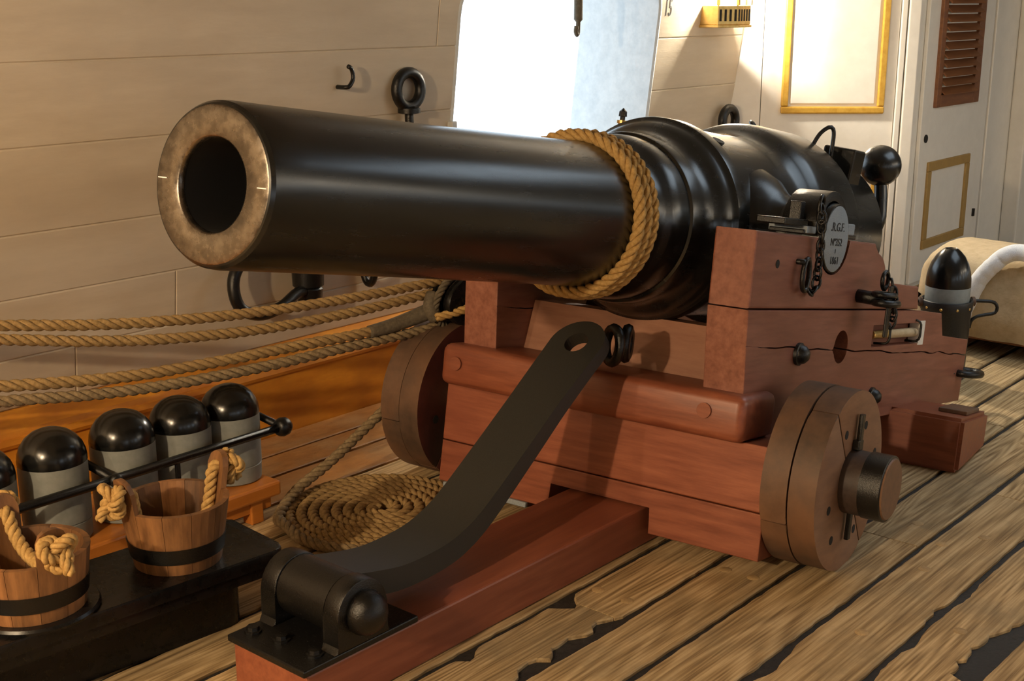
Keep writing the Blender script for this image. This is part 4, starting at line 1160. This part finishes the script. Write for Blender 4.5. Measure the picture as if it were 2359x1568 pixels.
# ------------------------------------------------------------------ shell in its leather carrier, canvas bundle
sc = thing('shell_carrier', 'black leather shell carrier with iron loop handles standing on the deck behind the carriage', 'shell carrier', (5.0, 1.96, 0))
obj('case', lathe([(0.0015, 0.0), (0.0015, 0.085), (0.01, 0.092), (0.285, 0.098), (0.292, 0.102), (0.322, 0.104), (0.330, 0.102), (0.332, 0.098), (0.326, 0.094), (0.03, 0.0885), (0.03, 0)], seg=40, cap=False), M['leather'], sc, angle=40)
for k in range(10):
    a = 2 * PI * (k + 0.3) / 10
    obj('rivet', lathe([(0.1028, 0.006), (0.1048, 0.004), (0.1055, 0)], axis='x', seg=8, c=(0, 0, 0)), M['brass'], sc).matrix_local = Matrix.Rotation(a, 4, 'Z') @ Matrix.Translation((0, 0, 0.305))
for s_ in (0, 1):
    M_ = Matrix.Rotation(-PSI + PI * s_ - 0.15 + math.radians(0), 4, 'Z')
    hb = tube(catmull([(0.100, 0, 0.322), (0.14, 0, 0.322), (0.19, 0, 0.317), (0.207, 0, 0.296), (0.198, 0, 0.272), (0.158, 0, 0.264), (0.125, 0, 0.256), (0.105, 0, 0.238), (0.1, 0, 0.21)], 0.012), 0.0072, 8)
    M2 = Matrix.Rotation(math.atan2(rt.y, rt.x) + PI * s_, 4, 'Z')
    hd = obj('handle', xf(hb, M2), M['black'], sc, smooth=True)
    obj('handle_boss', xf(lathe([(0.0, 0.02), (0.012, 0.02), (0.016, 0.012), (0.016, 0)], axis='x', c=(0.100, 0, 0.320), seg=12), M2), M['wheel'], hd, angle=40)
ss = thing('carried_shell', 'pointed black shell with grey band standing inside the leather carrier', 'shell', (5.0, 1.96, 0.0305))
obj('body', lathe([(0.0, 0.0), (0.0, 0.082), (0.29, 0.0855)], seg=40, cap=False), M['grey'], ss, smooth=True)
obj('grey_band', lathe([(0.28, 0.0865), (0.355, 0.0885), (0.357, 0.087)], seg=40, cap=False), M['grey'], ss, smooth=True)
obj('nose', lathe([(0.356, 0.0885), (0.39, 0.087), (0.42, 0.082), (0.45, 0.072), (0.478, 0.056), (0.496, 0.040), (0.504, 0.031), (0.508, 0.025), (0.503, 0.02), (0.503, 0)], seg=40, cap=False), M['dome'], ss, angle=50)

# canvas-covered bundle raised on bearers
cv = thing('canvas_bundle', 'sand-coloured canvas-covered bundle raised above the deck by the cabin wall', 'bundle', (5.80, 1.76, 0))
bm = bmesh.new()
NX, NY = 26, 60
prof_ = []
for i in range(40):
    a = i / 39.0
    # section from front bottom edge over the top to the back
    if a < 0.45: prof_.append((-0.36 - 0.02 * math.sin(a / 0.45 * PI), 0.085 + a / 0.45 * 0.36))
    elif a < 0.62:
        b = (a - 0.45) / 0.17 * PI / 2
        prof_.append((-0.36 + 0.10 * (1 - math.cos(b)), 0.445 + 0.08 * math.sin(b)))
    else:
        b = (a - 0.62) / 0.38
        prof_.append((-0.26 + 0.62 * b, 0.525 + 0.05 * math.sin(b * PI)))
rings = []
for j in range(NY + 1):
    f_ = j / NY
    y = -1.2 + 1.72 * f_
    row = []
    endr = max(0, (f_ - 0.955) / 0.045)
    for (x, z_) in prof_:
        nz = noise.noise(Vector((x * 3, y * 2.5, z_ * 4))) * 0.022 + noise.noise(Vector((x * 9, y * 9, z_ * 9))) * 0.006
        rise = 0.10 * (1 - f_) ** 1.5
        zz = (z_ * 0.82 if z_ < 0.45 else 0.369 + (z_ - 0.45) * 0.82) * (1 + rise * 1.6) - max(0, x + 0.2) * 0.16 - endr ** 2 * 0.06 * (z_ > 0.3)
        row.append(bm.verts.new((x + nz + endr ** 2 * 0.04, y - 0.0, zz + nz * 0.6)))
    rings.append(row)
for a, b in zip(rings, rings[1:]):
    for k in range(len(a) - 1): bm.faces.new((a[k], a[k + 1], b[k + 1], b[k]))
bm.faces.new(rings[0]); bm.faces.new(rings[-1][::-1])
obj('cover', bm, M['canvas'], cv, smooth=True)
obj('board', box(-0.33, 0.36, -1.2, 0.5, 0.06, 0.10, 0.004), M['louvre'], cv)
for y in (-1.0, -0.3, 0.35):
    obj('bearer', box(-0.25, 0.3, y - 0.03, y + 0.03, 0.001, 0.06), M['louvre'], cv)
wr_ = tag(obj('white_rope', tube([p + Vector((noise.noise(p * 40), noise.noise(p * 40 + Vector((9, 0, 0))), 0)) * 0.004 for p in catmull([(5.425, 2.06, 0.12), (5.402, 2.03, 0.22), (5.398, 1.99, 0.325), (5.400, 1.945, 0.395), (5.412, 1.90, 0.445), (5.43, 1.855, 0.470), (5.435, 1.80, 0.470), (5.42, 1.73, 0.445), (5.405, 1.62, 0.39)], 0.01)], 0.036, 14), M['whiterope'], None, smooth=True), 'thick soft white rope draped over the canvas bundle', 'rope')
